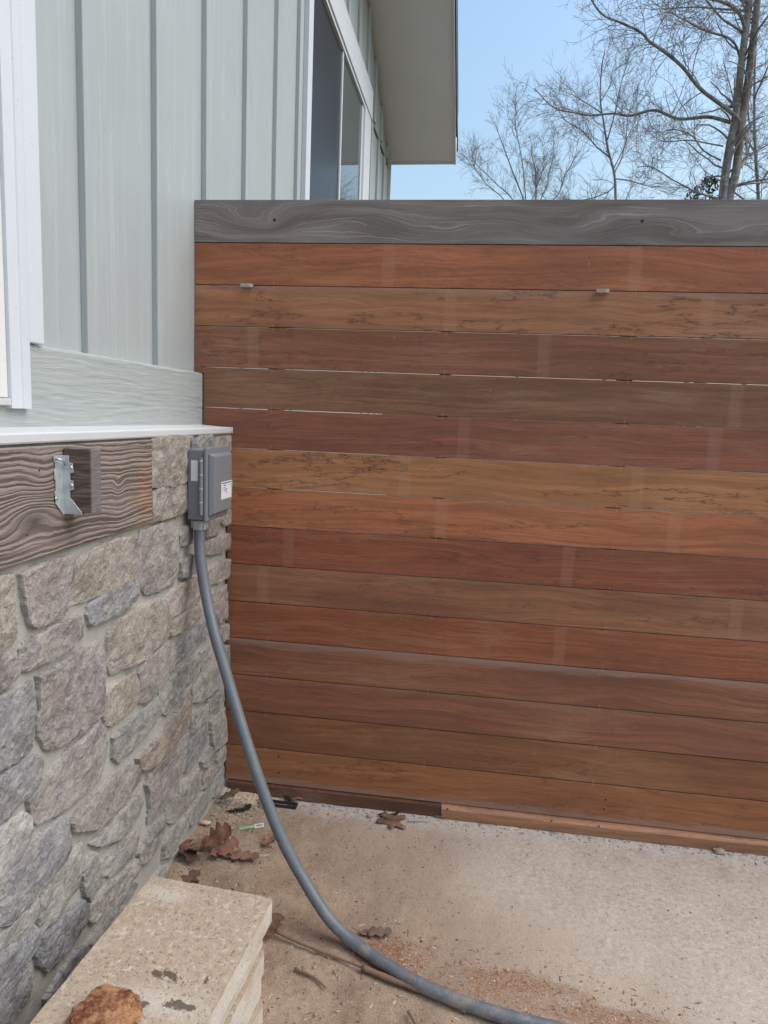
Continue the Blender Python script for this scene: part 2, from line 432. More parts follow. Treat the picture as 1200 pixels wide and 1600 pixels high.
def m_conduit():
    n = N('grey_pvc_conduit'); p = n.coord(); uv = n.sep(n.coord('UV'))
    d = n.noise(p, 30, 4, .6); g = n.noise(p, 260, 3, .6)
    c = n.mix(d, (0.105, 0.122, 0.142), (0.155, 0.172, 0.192))
    c = n.mix(n.mul(n.step(g, .55, .72), .3), c, (0.33, 0.31, 0.28))
    wz = n.sep(n.pos())[2]; k1 = n.noise(n.pos(), 22, 5, .7)
    dust = n.mul(n.step(wz, .016, .10, 1.0, 0.0), n.step(k1, .44, .64))
    c = n.mix(n.mul(dust, .55), c, (0.37, 0.29, 0.225))
    sc = n.step(n.noise(n.comb(n.mul(uv[0], 9), n.mul(uv[1], .05), 2.0), 3.0, 4, .7), .60, .66)
    c = n.mix(n.mul(sc, .35), c, (0.30, 0.31, 0.32))
    w = n.math('SINE', n.mul(uv[1], 2 * math.pi))
    return n.finish(c, 0.42, n.bump(n.add(n.mul(w, .5), n.mul(g, .2)), 0.17, 0.002), spec=0.45)

def m_galv():
    n = N('galvanised_steel'); p = n.coord()
    a = n.voro(p, 60); d = n.noise(p, 40, 4, .6)
    c = n.mix(n.step(a, .2, .8), (0.50, 0.545, 0.56), (0.62, 0.66, 0.67))
    c = n.mix(n.mul(n.step(d, .55, .8), .4), c, (0.40, 0.43, 0.44))
    return n.finish(c, 0.45, n.bump(d, .08, .001), 0.55, 0.5)

M['siding'] = m_siding(); M['skirt'] = m_skirt(); M['white'] = m_white()
M['chipped'] = m_white('chipped_white_paint', (0.74, 0.74, 0.72), 1.0)
M['ledge'] = m_white('primed_ledge', (0.61, 0.62, 0.63))
M['soffit'] = m_plain('soffit_board', (0.68, 0.685, 0.70), .7, var=.06, scale=3, bump=.03)
M['fascia'] = m_plain('fascia_board', (0.56, 0.55, 0.54), .6, var=.06, scale=5)
M['dark_trim'] = m_plain('dark_drip_edge', (0.035, 0.035, 0.045), .5)
M['roof'] = m_plain('roof_shingle', (0.06, 0.06, 0.065), .9, var=.3, scale=30)
M['recess'] = m_plain('dark_recess', (0.03, 0.03, 0.028), .9)
M['ipe'] = m_ipe(); M['grey_board'] = m_grey_board()
M['post'] = m_plain('treated_post', (0.16, 0.115, 0.075), .85, var=.3, scale=14)
M['strip_dark'] = m_ipe()
M['beam'] = m_beam(); M['stub'] = m_stub(); M['stone'] = m_stone(); M['mortar'] = m_mortar()
M['ground'] = m_ground(); M['slab'] = m_slab(); M['rock'] = m_rock(); M['leaf'] = m_leaf()
M['soil'] = m_plain('yard_soil', (0.16, 0.13, 0.085), .95, var=.35, scale=3, bump=.3)
M['bark'] = m_bark('grey_bark', (0.14, 0.12, 0.105), (0.31, 0.28, 0.255), .8)
M['twig'] = m_bark('twig_bark', (0.22, 0.20, 0.18), (0.34, 0.315, 0.29), .2)
M['branch'] = m_bark('branch_bark', (0.13, 0.13, 0.115), (0.30, 0.30, 0.275), .5)
M['evergreen'] = m_plain('evergreen_leaf', (0.055, 0.075, 0.03), .55, var=.5, scale=2)
M['screened'] = m_glass('insect_screen_glass', (0.026, 0.029, 0.036), .25, .14)
M['glass'] = m_glass('window_glass', (0.075, 0.095, 0.10), .015, .85)
M['box'] = m_plain('grey_enclosure_plastic', (0.19, 0.20, 0.22), .42, var=.07, scale=120, bump=.06)
M['fitting'] = m_plain('pale_grey_pvc', (0.40, 0.41, 0.425), .45, var=.08, scale=80)
M['conduit'] = m_conduit(); M['galv'] = m_galv()
M['label'] = m_plain('paper_label', (0.72, 0.74, 0.77), .5, var=.05, scale=120)
M['ink'] = m_plain('label_ink', (0.07, 0.075, 0.09), .6)
M['clip'] = m_plain('plastic_spacer', (0.42, 0.40, 0.37), .6, var=.4, scale=90)
M['black'] = m_plain('black_plastic', (0.025, 0.025, 0.027), .45, var=.3, scale=60)
M['green'] = m_plain('green_label', (0.17, 0.30, 0.16), .45, var=.2, scale=60)
M['paper'] = m_plain('white_print', (0.72, 0.71, 0.66), .6)
M['chip'] = m_plain('pale_wood_chip', (0.58, 0.45, 0.31), .85, var=.3, scale=100)
M['crumb'] = m_plain('dark_crumb', (0.085, 0.06, 0.045), .9, var=.4, scale=50)
M['grit'] = m_plain('grit', (0.36, 0.29, 0.225), .9, var=.35, scale=50)
M['redchip'] = m_plain('red_wood_shaving', (0.27, 0.135, 0.075), .85, var=.35, scale=80)
M['stick'] = m_plain('brown_stick', (0.21, 0.135, 0.09), .85, var=.35, scale=60, bump=.4)
M['screw'] = m_plain('zinc_screw', (0.62, 0.64, 0.62), .35, metal=.8)

# ------------------------------------------------------------------ object helpers
def link(o, parent=None):
    COL.objects.link(o)
    if parent is not None:
        o.parent = parent
        o.matrix_parent_inverse = parent.matrix_world.inverted() if False else Matrix()
    return o

def empty(name, label=None, cat=None, group=None, loc=(0, 0, 0)):
    o = bpy.data.objects.new(name, None)
    o.location = loc
    o.empty_display_size = 0.1
    COL.objects.link(o)
    return tag(o, label, cat, group)

def tag(o, label=None, cat=None, group=None, kind=None):
    if label: o['label'] = label
    if cat: o['category'] = cat
    if group: o['group'] = group
    if kind: o['kind'] = kind
    return o

def mesh_obj(name, verts, faces, mat, parent=None, loc=(0, 0, 0), smooth=False, bevel=0.0, seg=2, rot=None):
    me = bpy.data.meshes.new(name)
    me.from_pydata([tuple(v) for v in verts], [], faces)
    bm = bmesh.new(); bm.from_mesh(me)
    bmesh.ops.recalc_face_normals(bm, faces=bm.faces)
    if bevel:
        bmesh.ops.bevel(bm, geom=[e for e in bm.edges if len(e.link_faces) == 2 and e.calc_face_angle(0) > 0.5], offset=bevel, segments=seg, affect='EDGES', profile=0.5)
    bm.to_mesh(me); bm.free()
    me.materials.append(mat)
    if smooth:
        me.polygons.foreach_set('use_smooth', [True] * len(me.polygons))
    o = bpy.data.objects.new(name, me)
    o.location = loc
    if rot: o.rotation_euler = rot
    return link(o, parent)

def box_vf(x0, x1, y0, y1, z0, z1):
    v = [(x0, y0, z0), (x1, y0, z0), (x1, y1, z0), (x0, y1, z0), (x0, y0, z1), (x1, y0, z1), (x1, y1, z1), (x0, y1, z1)]
    f = [(0, 3, 2, 1), (4, 5, 6, 7), (0, 1, 5, 4), (1, 2, 6, 5), (2, 3, 7, 6), (3, 0, 4, 7)]
    return v, f

def box(name, b, mat, parent=None, bevel=0.002, seg=2, **k):
    v, f = box_vf(*b)
    return mesh_obj(name, v, f, mat, parent, bevel=bevel, seg=seg, **k)

def cbox(name, b, mat, parent=None, bevel=0.002, seg=2):
    """box whose origin is its own centre (for materials in object space)"""
    c = ((b[0] + b[1]) / 2, (b[2] + b[3]) / 2, (b[4] + b[5]) / 2)
    v, f = box_vf(b[0] - c[0], b[1] - c[0], b[2] - c[1], b[3] - c[1], b[4] - c[2], b[5] - c[2])
    return mesh_obj(name, v, f, mat, parent, loc=c, bevel=bevel, seg=seg)

def prism(name, poly, axis, a, b, mat, parent=None, bevel=0.0, loc=(0, 0, 0), smooth=False, seg=2):
    """extrude a 2-D outline along an axis: 'x' (poly in y,z), 'y' (poly in x,z), 'z' (poly in x,y)"""
    def p3(q, t):
        return {'x': (t, q[0], q[1]), 'y': (q[0], t, q[1]), 'z': (q[0], q[1], t)}[axis]
    n = len(poly)
    v = [p3(q, a) for q in poly] + [p3(q, b) for q in poly]
    f = [tuple(range(n)), tuple(range(2 * n - 1, n - 1, -1))]
    f += [(i, i + n, (i + 1) % n + n, (i + 1) % n) for i in range(n)]
    return mesh_obj(name, v, f, mat, parent, bevel=bevel, loc=loc, smooth=smooth, seg=seg)

def cyl_vf(c, axis, r, h, n=16, r2=None):
    """closed cylinder from c along axis"""
    ax = Vector(axis).normalized(); q = ax.to_track_quat('Z', 'Y').to_matrix()
    r2 = r if r2 is None else r2
    v = []; c = Vector(c)
    for rr, t in ((r, 0), (r2, h)):
        for i in range(n):
            a = 2 * math.pi * i / n
            v.append(c + q @ Vector((rr * math.cos(a), rr * math.sin(a), t)))
    f = [tuple(range(n - 1, -1, -1)), tuple(range(n, 2 * n))]
    f += [(i, (i + 1) % n, (i + 1) % n + n, i + n) for i in range(n)]
    return v, f

def join(parts):
    V, F = [], []
    for v, f in parts:
        k = len(V); V += list(v); F += [tuple(i + k for i in t) for t in f]
    return V, F

def catmull(pts, n):
    out = []; P = [Vector(p) for p in pts]; P = [2 * P[0] - P[1]] + P + [2 * P[-1] - P[-2]]
    for i in range(1, len(P) - 2):
        for k in range(n):
            t = k / n; a, b, c, d = P[i - 1], P[i], P[i + 1], P[i + 2]
            out.append(0.5 * ((2 * b) + (c - a) * t + (2 * a - 5 * b + 4 * c - d) * t * t + (3 * b - a - 3 * c + d) * t ** 3))
    out.append(P[-2]); return out

def tube_vf(pts, rads, n=8):
    pts = [Vector(p) for p in pts]; V, F = [], []
    ref = Vector((0.3, 0.8, 0.52)).normalized()
    for i, p in enumerate(pts):
        t = (pts[min(i + 1, len(pts) - 1)] - pts[max(i - 1, 0)]).normalized()
        u = ref - t * ref.dot(t)
        if u.length < 1e-3: u = Vector((1, 0, 0)).cross(t)
        u.normalize(); w = t.cross(u); ref = u
        for k in range(n):
            a = 2 * math.pi * k / n
            V.append(p + (u * math.cos(a) + w * math.sin(a)) * rads[i])
    for i in range(len(pts) - 1):
        for k in range(n):
            F.append((i * n + k, i * n + (k + 1) % n, (i + 1) * n + (k + 1) % n, (i + 1) * n + k))
    F.append(tuple(range(n - 1, -1, -1))); F.append(tuple((len(pts) - 1) * n + k for k in range(n)))
    return V, F

def fast_obj(name, V, F, mat, parent=None, smooth=True):
    me = bpy.data.meshes.new(name); me.from_pydata([tuple(v) for v in V], [], F)
    me.materials.append(mat)
    if smooth: me.polygons.foreach_set('use_smooth', [True] * len(me.polygons))
    return link(bpy.data.objects.new(name, me), parent)

def fbm(v, o=4):
    return noise.fractal(Vector(v), 1.0, 2.0, o)

# ------------------------------------------------------------------ traced outlines, in metres
STONES = [
    ('grey', [(-.66,.012),(-.60,.014),(-.53,.010),(-.525,.05),(-.56,.066),(-.63,.062),(-.665,.045)]),
    ('mauve', [(-.79,.0),(-.69,.002),(-.685,.04),(-.72,.056),(-.79,.05)]),
    ('tan', [(-1.314,1.124),(-1.232,1.124),(-1.182,1.123),(-1.183,1.075),(-1.185,0.999),(-1.239,0.986),(-1.322,0.985)]),
    ('pink', [(-1.16,1.119),(-1.117,1.123),(-1.0,1.125),(-0.986,1.119),(-1.008,1.054),(-1.024,1.003),(-1.068,1.003),(-1.119,1.001),(-1.143,1.018),(-1.152,1.076)]),
    ('tan', [(-0.971,1.113),(-0.942,1.122),(-0.735,1.126),(-0.681,1.11),(-0.704,1.008),(-0.803,1.011),(-0.914,1.009),(-0.997,1.013),(-1.006,1.032),(-0.987,1.071)]),
    ('blue', [(-0.926,0.973),(-0.92,0.993),(-0.879,1.003),(-0.706,1.004),(-0.703,0.973),(-0.726,0.948),(-0.849,0.941),(-0.912,0.941)]),
    ('mauve', [(-1.168,0.969),(-1.157,0.978),(-0.95,0.977),(-0.946,0.931),(-0.996,0.918),(-1.105,0.914),(-1.145,0.913),(-1.165,0.924)]),
    ('mauve', [(-1.307,0.973),(-1.24,0.969),(-1.207,0.967),(-1.182,0.945),(-1.185,0.926),(-1.206,0.914),(-1.243,0.913),(-1.31,0.924)]),
    ('mauve', [(-1.115,0.89),(-0.887,0.888),(-0.864,0.86),(-0.875,0.794),(-0.872,0.702),(-0.957,0.702),(-1.026,0.704),(-1.064,0.709),(-1.096,0.723),(-1.121,0.762),(-1.122,0.82)]),
    ('tan', [(-0.842,0.898),(-0.789,0.921),(-0.574,0.915),(-0.521,0.895),(-0.504,0.837),(-0.509,0.787),(-0.654,0.77),(-0.833,0.787),(-0.848,0.817)]),
    ('tan', [(-0.864,0.76),(-0.825,0.761),(-0.719,0.749),(-0.702,0.709),(-0.707,0.656),(-0.776,0.654),(-0.846,0.658),(-0.872,0.697),(-0.862,0.726)]),
    ('pink', [(-0.691,0.742),(-0.642,0.761),(-0.504,0.766),(-0.478,0.749),(-0.483,0.684),(-0.548,0.654),(-0.656,0.64),(-0.699,0.659)]),
    ('mauve', [(-0.67,1.126),(-0.483,1.129),(-0.446,1.131),(-0.441,1.12),(-0.441,0.96),(-0.464,0.935),(-0.643,0.949),(-0.694,0.987),(-0.7,1.018),(-0.681,1.089)]),
    ('rose', [(-0.521,0.899),(-0.486,0.915),(-0.331,0.92),(-0.279,0.913),(-0.257,0.851),(-0.289,0.829),(-0.491,0.833),(-0.512,0.861)]),
    ('ochre', [(-0.5,0.826),(-0.289,0.82),(-0.262,0.799),(-0.257,0.776),(-0.491,0.777),(-0.504,0.798)]),
    ('blue', [(-0.478,0.727),(-0.409,0.741),(-0.234,0.747),(-0.189,0.706),(-0.2,0.689),(-0.33,0.68),(-0.442,0.681),(-0.469,0.681),(-0.483,0.71)]),
    ('grey', [(-0.56,0.643),(-0.527,0.652),(-0.423,0.649),(-0.293,0.65),(-0.277,0.608),(-0.308,0.58),(-0.399,0.557),(-0.501,0.552),(-0.519,0.541),(-0.553,0.565)]),
    ('grey', [(-0.261,0.648),(-0.199,0.649),(-0.169,0.581),(-0.255,0.587)]),
    ('grey', [(-0.329,0.551),(-0.271,0.561),(-0.127,0.541),(-0.094,0.464),(-0.185,0.472),(-0.286,0.484),(-0.329,0.502)]),
    ('grey', [(-0.214,0.458),(-0.081,0.441),(-0.041,0.385),(-0.202,0.415)]),
    ('green', [(-0.822,0.614),(-0.763,0.614),(-0.589,0.626),(-0.565,0.602),(-0.57,0.558),(-0.657,0.546),(-0.798,0.533),(-0.823,0.562)]),
    ('brown', [(-0.704,0.502),(-0.677,0.496),(-0.541,0.503),(-0.36,0.541),(-0.339,0.508),(-0.344,0.466),(-0.369,0.422),(-0.519,0.431),(-0.62,0.432),(-0.67,0.441),(-0.696,0.47)]),
    ('grey', [(-0.334,0.455),(-0.22,0.448),(-0.213,0.396),(-0.291,0.395),(-0.344,0.401)]),
    ('grey', [(-0.178,0.364),(-0.129,0.364),(-0.033,0.354),(-0.023,0.221),(-0.089,0.226),(-0.148,0.24),(-0.165,0.3)]),
    ('blue', [(-0.359,0.375),(-0.207,0.379),(-0.189,0.311),(-0.229,0.295),(-0.348,0.275),(-0.389,0.286),(-0.404,0.311),(-0.379,0.352)]),
    ('grey', [(-0.257,0.255),(-0.182,0.265),(-0.133,0.215),(-0.205,0.213),(-0.245,0.228)]),
    ('grey', [(-0.114,0.211),(-0.043,0.205),(-0.035,0.15),(-0.1,0.153),(-0.12,0.184)]),
    ('grey', [(-0.168,0.118),(-0.048,0.12),(-0.04,0.064),(-0.066,0.035),(-0.167,0.07)]),
    ('rose', [(-0.239,0.201),(-0.145,0.182),(-0.081,0.141),(-0.174,0.136),(-0.239,0.148)]),
    ('mauve', [(-0.643,0.413),(-0.596,0.413),(-0.394,0.416),(-0.369,0.409),(-0.384,0.359),(-0.414,0.317),(-0.475,0.272),(-0.542,0.266),(-0.606,0.259),(-0.638,0.262),(-0.629,0.337),(-0.652,0.39)]),
    ('grey', [(-0.423,0.26),(-0.348,0.248),(-0.262,0.232),(-0.262,0.187),(-0.256,0.152),(-0.311,0.153),(-0.368,0.152),(-0.485,0.165),(-0.521,0.198),(-0.521,0.243),(-0.433,0.233)]),
    ('grey', [(-0.358,0.121),(-0.289,0.131),(-0.186,0.118),(-0.185,0.076),(-0.234,0.058),(-0.337,0.064),(-0.358,0.086)]),
    ('grey', [(-0.543,0.13),(-0.476,0.142),(-0.384,0.134),(-0.373,0.082),(-0.399,0.055),(-0.494,0.06),(-0.544,0.089)]),
    ('blue', [(-1.327,0.903),(-1.244,0.895),(-1.143,0.888),(-1.135,0.874),(-1.136,0.769),(-1.145,0.742),(-1.251,0.756),(-1.335,0.766)]),
    ('blue', [(-1.337,0.736),(-1.253,0.734),(-1.146,0.73),(-1.129,0.723),(-1.117,0.696),(-1.129,0.666),(-1.176,0.656),(-1.257,0.646),(-1.342,0.645)]),
    ('mauve', [(-1.163,0.641),(-1.13,0.648),(-1.005,0.672),(-0.893,0.687),(-0.857,0.654),(-0.857,0.579),(-0.915,0.538),(-1.017,0.546),(-1.134,0.569),(-1.15,0.59)]),
    ('mauve', [(-1.015,0.499),(-0.982,0.511),(-0.85,0.506),(-0.742,0.499),(-0.696,0.466),(-0.689,0.424),(-0.774,0.414),(-0.907,0.416),(-1.012,0.473)]),
    ('grey', [(-0.939,0.396),(-0.881,0.393),(-0.802,0.394),(-0.697,0.392),(-0.675,0.347),(-0.742,0.323),(-0.81,0.329),(-0.897,0.361)]),
    ('white', [(-1.343,0.639),(-1.258,0.632),(-1.185,0.624),(-1.163,0.598),(-1.165,0.557),(-1.192,0.537),(-1.263,0.538),(-1.348,0.547)]),
    ('blue', [(-1.261,0.515),(-1.186,0.526),(-1.1,0.536),(-1.043,0.532),(-1.027,0.498),(-1.034,0.442),(-1.057,0.426),(-1.149,0.419),(-1.232,0.416),(-1.265,0.431)]),
    ('grey', [(-1.133,0.413),(-1.099,0.422),(-0.977,0.421),(-0.974,0.365),(-1.0,0.321),(-1.086,0.313),(-1.138,0.312),(-1.144,0.347)]),
    ('grey', [(-0.98,0.351),(-0.926,0.358),(-0.911,0.295),(-0.903,0.27),(-0.951,0.25),(-0.971,0.3)]),
    ('grey', [(-0.895,0.311),(-0.836,0.317),(-0.724,0.293),(-0.708,0.262),(-0.736,0.226),(-0.838,0.244),(-0.893,0.272)]),
    ('grey', [(-0.696,0.211),(-0.622,0.237),(-0.538,0.232),(-0.534,0.198),(-0.56,0.166),(-0.653,0.151),(-0.693,0.175)]),
    ('grey', [(-0.962,0.21),(-0.942,0.229),(-0.722,0.205),(-0.701,0.165),(-0.723,0.151),(-0.853,0.165),(-0.932,0.177)]),
    ('blue', [(-1.156,0.281),(-1.138,0.302),(-0.982,0.273),(-0.967,0.233),(-0.974,0.199),(-1.116,0.206),(-1.148,0.247)]),
    ('grey', [(-1.27,0.41),(-1.213,0.404),(-1.146,0.401),(-1.138,0.37),(-1.163,0.356),(-1.253,0.379),(-1.271,0.389)]),
    ('blue', [(-1.272,0.375),(-1.168,0.357),(-1.154,0.328),(-1.159,0.302),(-1.187,0.291),(-1.276,0.301)]),
    ('blue', [(-1.346,0.307),(-1.276,0.288),(-1.18,0.273),(-1.167,0.234),(-1.184,0.191),(-1.239,0.189),(-1.281,0.204),(-1.351,0.216)]),
    ('blue', [(-1.13,0.147),(-1.011,0.163),(-0.97,0.143),(-0.966,0.115),(-1.049,0.106),(-1.118,0.104)]),
    ('grey', [(-0.962,0.137),(-0.888,0.159),(-0.756,0.157),(-0.72,0.123),(-0.809,0.11),(-0.905,0.1)]),
    ('tan', [(-0.608,1.376),(-0.343,1.378),(-0.348,1.34),(-0.377,1.239),(-0.523,1.239),(-0.609,1.243)]),
    ('tan', [(-0.613,1.224),(-0.571,1.236),(-0.395,1.233),(-0.372,1.148),(-0.489,1.146),(-0.611,1.145)]),
    ('grey', [(-0.314,1.365),(-0.284,1.372),(-0.176,1.372),(-0.164,1.335),(-0.169,1.251),(-0.313,1.248)]),
    ('tan', [(-0.148,1.363),(0.006,1.366),(0.01,1.24),(-0.134,1.24)]),
    ('tan', [(-0.151,1.223),(-0.022,1.222),(0.01,1.212),(-0.001,1.14),(-0.149,1.144)]),
    ('rose', [(-0.101,1.095),(-0.013,1.107),(0.007,1.099),(0.002,1.053),(-0.057,1.054),(-0.094,1.071)]),
    ('rose', [(-0.222,1.088),(-0.107,1.082),(-0.112,1.033),(-0.221,1.036)]),
    ('mauve', [(-0.428,1.098),(-0.342,1.093),(-0.337,1.041),(-0.423,1.046)]),
    ('tan', [(-0.238,1.012),(-0.193,1.024),(0.03,1.01),(0.035,0.958),(-0.035,0.957),(-0.193,0.969),(-0.237,0.982)]),
    ('tan', [(-0.214,0.922),(-0.116,0.926),(-0.015,0.919),(-0.006,0.852),(-0.191,0.865)]),
    ('mauve', [(-0.428,0.995),(-0.332,0.996),(-0.321,0.939),(-0.423,0.946)]),
    ('rose', [(-0.15,0.819),(-0.032,0.822),(-0.022,0.698),(-0.111,0.71),(-0.166,0.766)]),
    ('tan', [(-0.092,0.683),(-0.015,0.671),(-0.013,0.619),(-0.059,0.624),(-0.092,0.656)]),
    ('grey', [(-0.071,0.594),(0.001,0.58),(0.016,0.534),(0.011,0.473),(-0.03,0.486)]),
    ('mauve', [(-0.352,1.16),(-0.25,1.156),(-0.239,1.116),(-0.342,1.122)]),
]
TREE_BIG = [
    (0.10, 0.055, [(5.82,5.95),(5.79,6.41),(5.79,6.93),(5.82,7.46),(5.88,8.1),(5.88,9.04),(5.9,9.83),(5.9,10.32),(5.89,11.05),(5.92,11.76)]),
    (0.10, 0.055, [(5.89,5.95),(5.92,6.48),(6.0,6.97),(6.01,7.83),(6.05,8.78),(6.07,9.8),(6.07,10.31),(6.08,11.16),(6.1,11.87)]),
    (0.04675, 0.01, [(5.98,7.88),(5.44,8.26),(4.85,8.65),(4.45,8.89),(3.88,9.14),(3.59,9.31),(2.91,9.48),(2.44,9.92),(2.18,10.24)]),
    (0.04125, 0.01, [(5.74,7.91),(5.34,8.11),(4.8,8.17),(4.33,8.38),(3.79,8.35),(3.45,8.44),(2.99,8.5),(2.64,8.61),(2.18,8.81),(1.7,9.3)]),
    (0.0275, 0.0075, [(5.81,9.22),(5.43,9.36),(4.56,9.4),(4.25,9.26),(3.93,9.14),(3.65,8.89)]),
    (0.04125, 0.01, [(5.96,9.61),(5.68,9.97),(5.25,10.14),(4.71,10.13),(4.17,10.17),(3.65,9.99),(3.2,10.29),(2.78,10.56)]),
    (0.0275, 0.0075, [(5.84,9.69),(5.28,9.78),(4.72,10.01),(4.38,10.25),(3.96,10.58)]),
    (0.044, 0.02, [(6.07,7.03),(6.34,7.29),(6.51,7.67),(6.65,8.24),(6.75,8.82)]),
    (0.0165, 0.006, [(5.7,7.45),(5.4,7.69),(4.93,7.9),(4.58,8.11),(4.28,8.5)]),
    (0.01925, 0.006, [(5.7,7.19),(5.21,7.3),(4.86,7.47),(4.41,7.5),(4.1,7.26),(3.99,6.94)]),
    (0.022, 0.01, [(6.0,6.71),(6.34,6.75),(6.67,6.7),(7.2,6.54)]),
    (0.022, 0.0075, [(6.19,8.41),(6.32,8.77),(6.4,9.13),(6.6,9.57)]),
    (0.022, 0.0075, [(5.72,6.39),(5.17,6.52),(4.76,6.72),(4.25,6.98),(3.91,6.98)]),
    (0.0275, 0.01, [(6.07,9.95),(6.28,10.25),(6.54,10.66)]),
    (0.0275, 0.01, [(5.89,9.19),(6.0,9.58),(6.2,9.82),(6.5,9.94)]),
    (0.0275, 0.0075, [(5.92,10.08),(5.38,10.4),(4.72,10.67),(4.19,10.87)]),
    (0.022, 0.0075, [(6.13,8.84),(6.41,8.46),(6.89,8.2)]),
]
TREE_MID = [
    (0.0495, 0.015, [(4.94,8.13),(4.86,8.83),(4.75,9.6),(4.49,10.35),(4.31,11.08),(4.13,11.85),(4.09,12.77),(4.15,13.3)]),
    (0.0275, 0.0075, [(4.75,9.66),(5.0,10.21),(5.19,10.83),(5.46,11.62),(5.65,12.51)]),
    (0.0275, 0.0075, [(4.62,10.02),(4.14,10.43),(3.59,11.01),(2.97,11.43),(2.53,12.19)]),
    (0.022, 0.0075, [(4.83,9.23),(4.6,9.07),(3.75,8.91),(3.23,9.03),(2.76,8.92)]),
    (0.02475, 0.006, [(4.43,10.61),(4.57,11.38),(4.64,12.15),(4.73,12.72)]),
    (0.022, 0.006, [(4.77,9.43),(5.29,9.23),(5.81,9.03),(6.42,8.83)]),
    (0.022, 0.006, [(4.25,11.39),(3.86,11.97),(3.41,12.56),(3.08,12.95)]),
    (0.01925, 0.006, [(4.7,9.78),(4.98,10.5),(4.98,11.18),(5.15,11.95)]),
    (0.01925, 0.006, [(4.13,11.77),(4.43,12.34),(4.49,12.82),(4.95,13.18)]),
    (.03, .008, [(4.95,6.0),(4.3,7.2),(3.7,8.3),(3.3,9.3)]),
    (.03, .008, [(4.98,5.2),(5.5,6.4),(5.9,7.5),(6.1,8.5)]),
    (.028, .008, [(4.95,6.6),(4.5,7.6),(4.3,8.6),(4.25,9.4)]),
    (.028, .008, [(5.0,4.6),(4.1,5.6),(3.3,6.8),(2.7,8.0)]),
    (.026, .008, [(4.96,7.2),(5.2,8.0),(5.3,8.9),(5.6,9.7)]),
]
TREE_LEFT = [
    (0.0385, 0.01, [(2.16,9.34),(2.06,10.0),(1.55,11.1),(1.13,12.04),(0.76,12.85)]),
    (0.033, 0.01, [(2.3,9.34),(2.55,10.05),(2.51,11.21),(2.35,12.25),(2.19,13.17)]),
    (0.0275, 0.0075, [(1.95,9.46),(1.61,10.16),(0.83,10.99),(0.17,11.7),(-0.12,12.51)]),
    (0.0275, 0.0075, [(2.44,9.46),(2.82,10.28),(3.04,11.21),(3.16,12.24),(3.16,12.93)]),
    (0.022, 0.006, [(1.81,9.45),(1.13,10.09),(0.49,10.52),(-0.05,11.18)]),
    (0.02475, 0.006, [(2.17,9.81),(1.93,10.98),(1.61,12.03),(1.43,12.95)]),
    (0.022, 0.006, [(2.63,9.57),(3.31,10.16),(3.61,10.97),(3.92,11.66),(3.99,12.23)]),
    (0.022, 0.006, [(2.32,9.81),(2.66,10.86),(2.83,11.79),(2.64,12.82)]),
]
TREE_EDGE = [
    (.06, .02, [(8.7,6.2),(8.6,8.0),(8.3,9.8),(8.1,11.6),(8.0,13.2)]),
    (.03, .008, [(8.65,7.4),(9.0,8.8),(9.1,10.4),(9.3,12.0)]),
    (.03, .008, [(8.6,7.9),(8.1,8.6),(7.6,9.2),(7.2,10.0)]),
    (.03, .008, [(8.5,8.6),(8.9,9.6),(8.8,11.0),(8.7,12.6)]),
    (.03, .008, [(8.7,7.0),(8.2,7.5),(7.7,8.0),(7.3,8.3)]),
    (.03, .008, [(8.7,7.2),(9.2,8.0),(9.8,8.9),(10.2,10.0)]),
    (.03, .008, [(8.4,9.4),(8.0,10.4),(7.7,11.6),(7.5,12.6)]),
]
STAR = [(0.591, -0.053), (0.607, -0.039), (0.615, -0.023), (0.627, -0.04), (0.661, -0.045), (0.69, -0.033), (0.698, -0.055), (0.68, -0.068), (0.669, -0.077), (0.687, -0.094), (0.702, -0.111), (0.699, -0.123), (0.678, -0.116), (0.665, -0.111), (0.653, -0.132), (0.641, -0.124), (0.637, -0.101), (0.614, -0.101), (0.592, -0.102), (0.592, -0.09), (0.616, -0.063)]

# ================================================================== SETTING
# yard behind everything, out to the horizon
g = mesh_obj('ground', [(-900, -900, -.03), (900, -900, -.03), (900, 900, -.03), (-900, 900, -.03)], [(0, 1, 2, 3)], M['soil'])
tag(g, kind='structure')

def ground_z(x, y):
    h = 0.0025 * fbm((x * 3, y * 3, 1.0)) + 0.0016 * fbm((x * 17, y * 17, 4.0))
    soil = max(0.0, 1 - max(0, x) / .34)
    h += 0.026 * soil ** 1.5 * (0.75 + 0.5 * noise.noise(Vector((x * 9, y * 9, 2)))) * (1 if y > -1.2 else .8)
    rough = min(1, max(0, .5 - .9 * x - .7 * y))
    h += rough * (0.008 * noise.noise(Vector((x * 11, y * 11, 7))) + 0.005 * fbm((x * 36, y * 36, 9)))
    return h

GX0, GX1, GY0, GY1 = -.035, 3.4, -3.0, .16
nx, ny = 420, 380
V = [(GX0 + (GX1 - GX0) * i / nx, GY0 + (GY1 - GY0) * j / ny, 0) for j in range(ny + 1) for i in range(nx + 1)]
V = [(a, b, ground_z(a, b)) for a, b, c in V]
F = [(j * (nx + 1) + i, j * (nx + 1) + i + 1, (j + 1) * (nx + 1) + i + 1, (j + 1) * (nx + 1) + i) for j in range(ny) for i in range(nx)]
g = fast_obj('patio', V, F, M['ground']); tag(g, kind='structure')

# ================================================================== HOUSE
house = empty('house', 'sage green board-and-batten house with stone base and deep roof overhang', 'house')
XS = -.145                                     # siding plane
def soffit_z(y): return 3.93 + .469 * (4.62 - y)
YR = -1.2                                      # ridge line, out of the picture
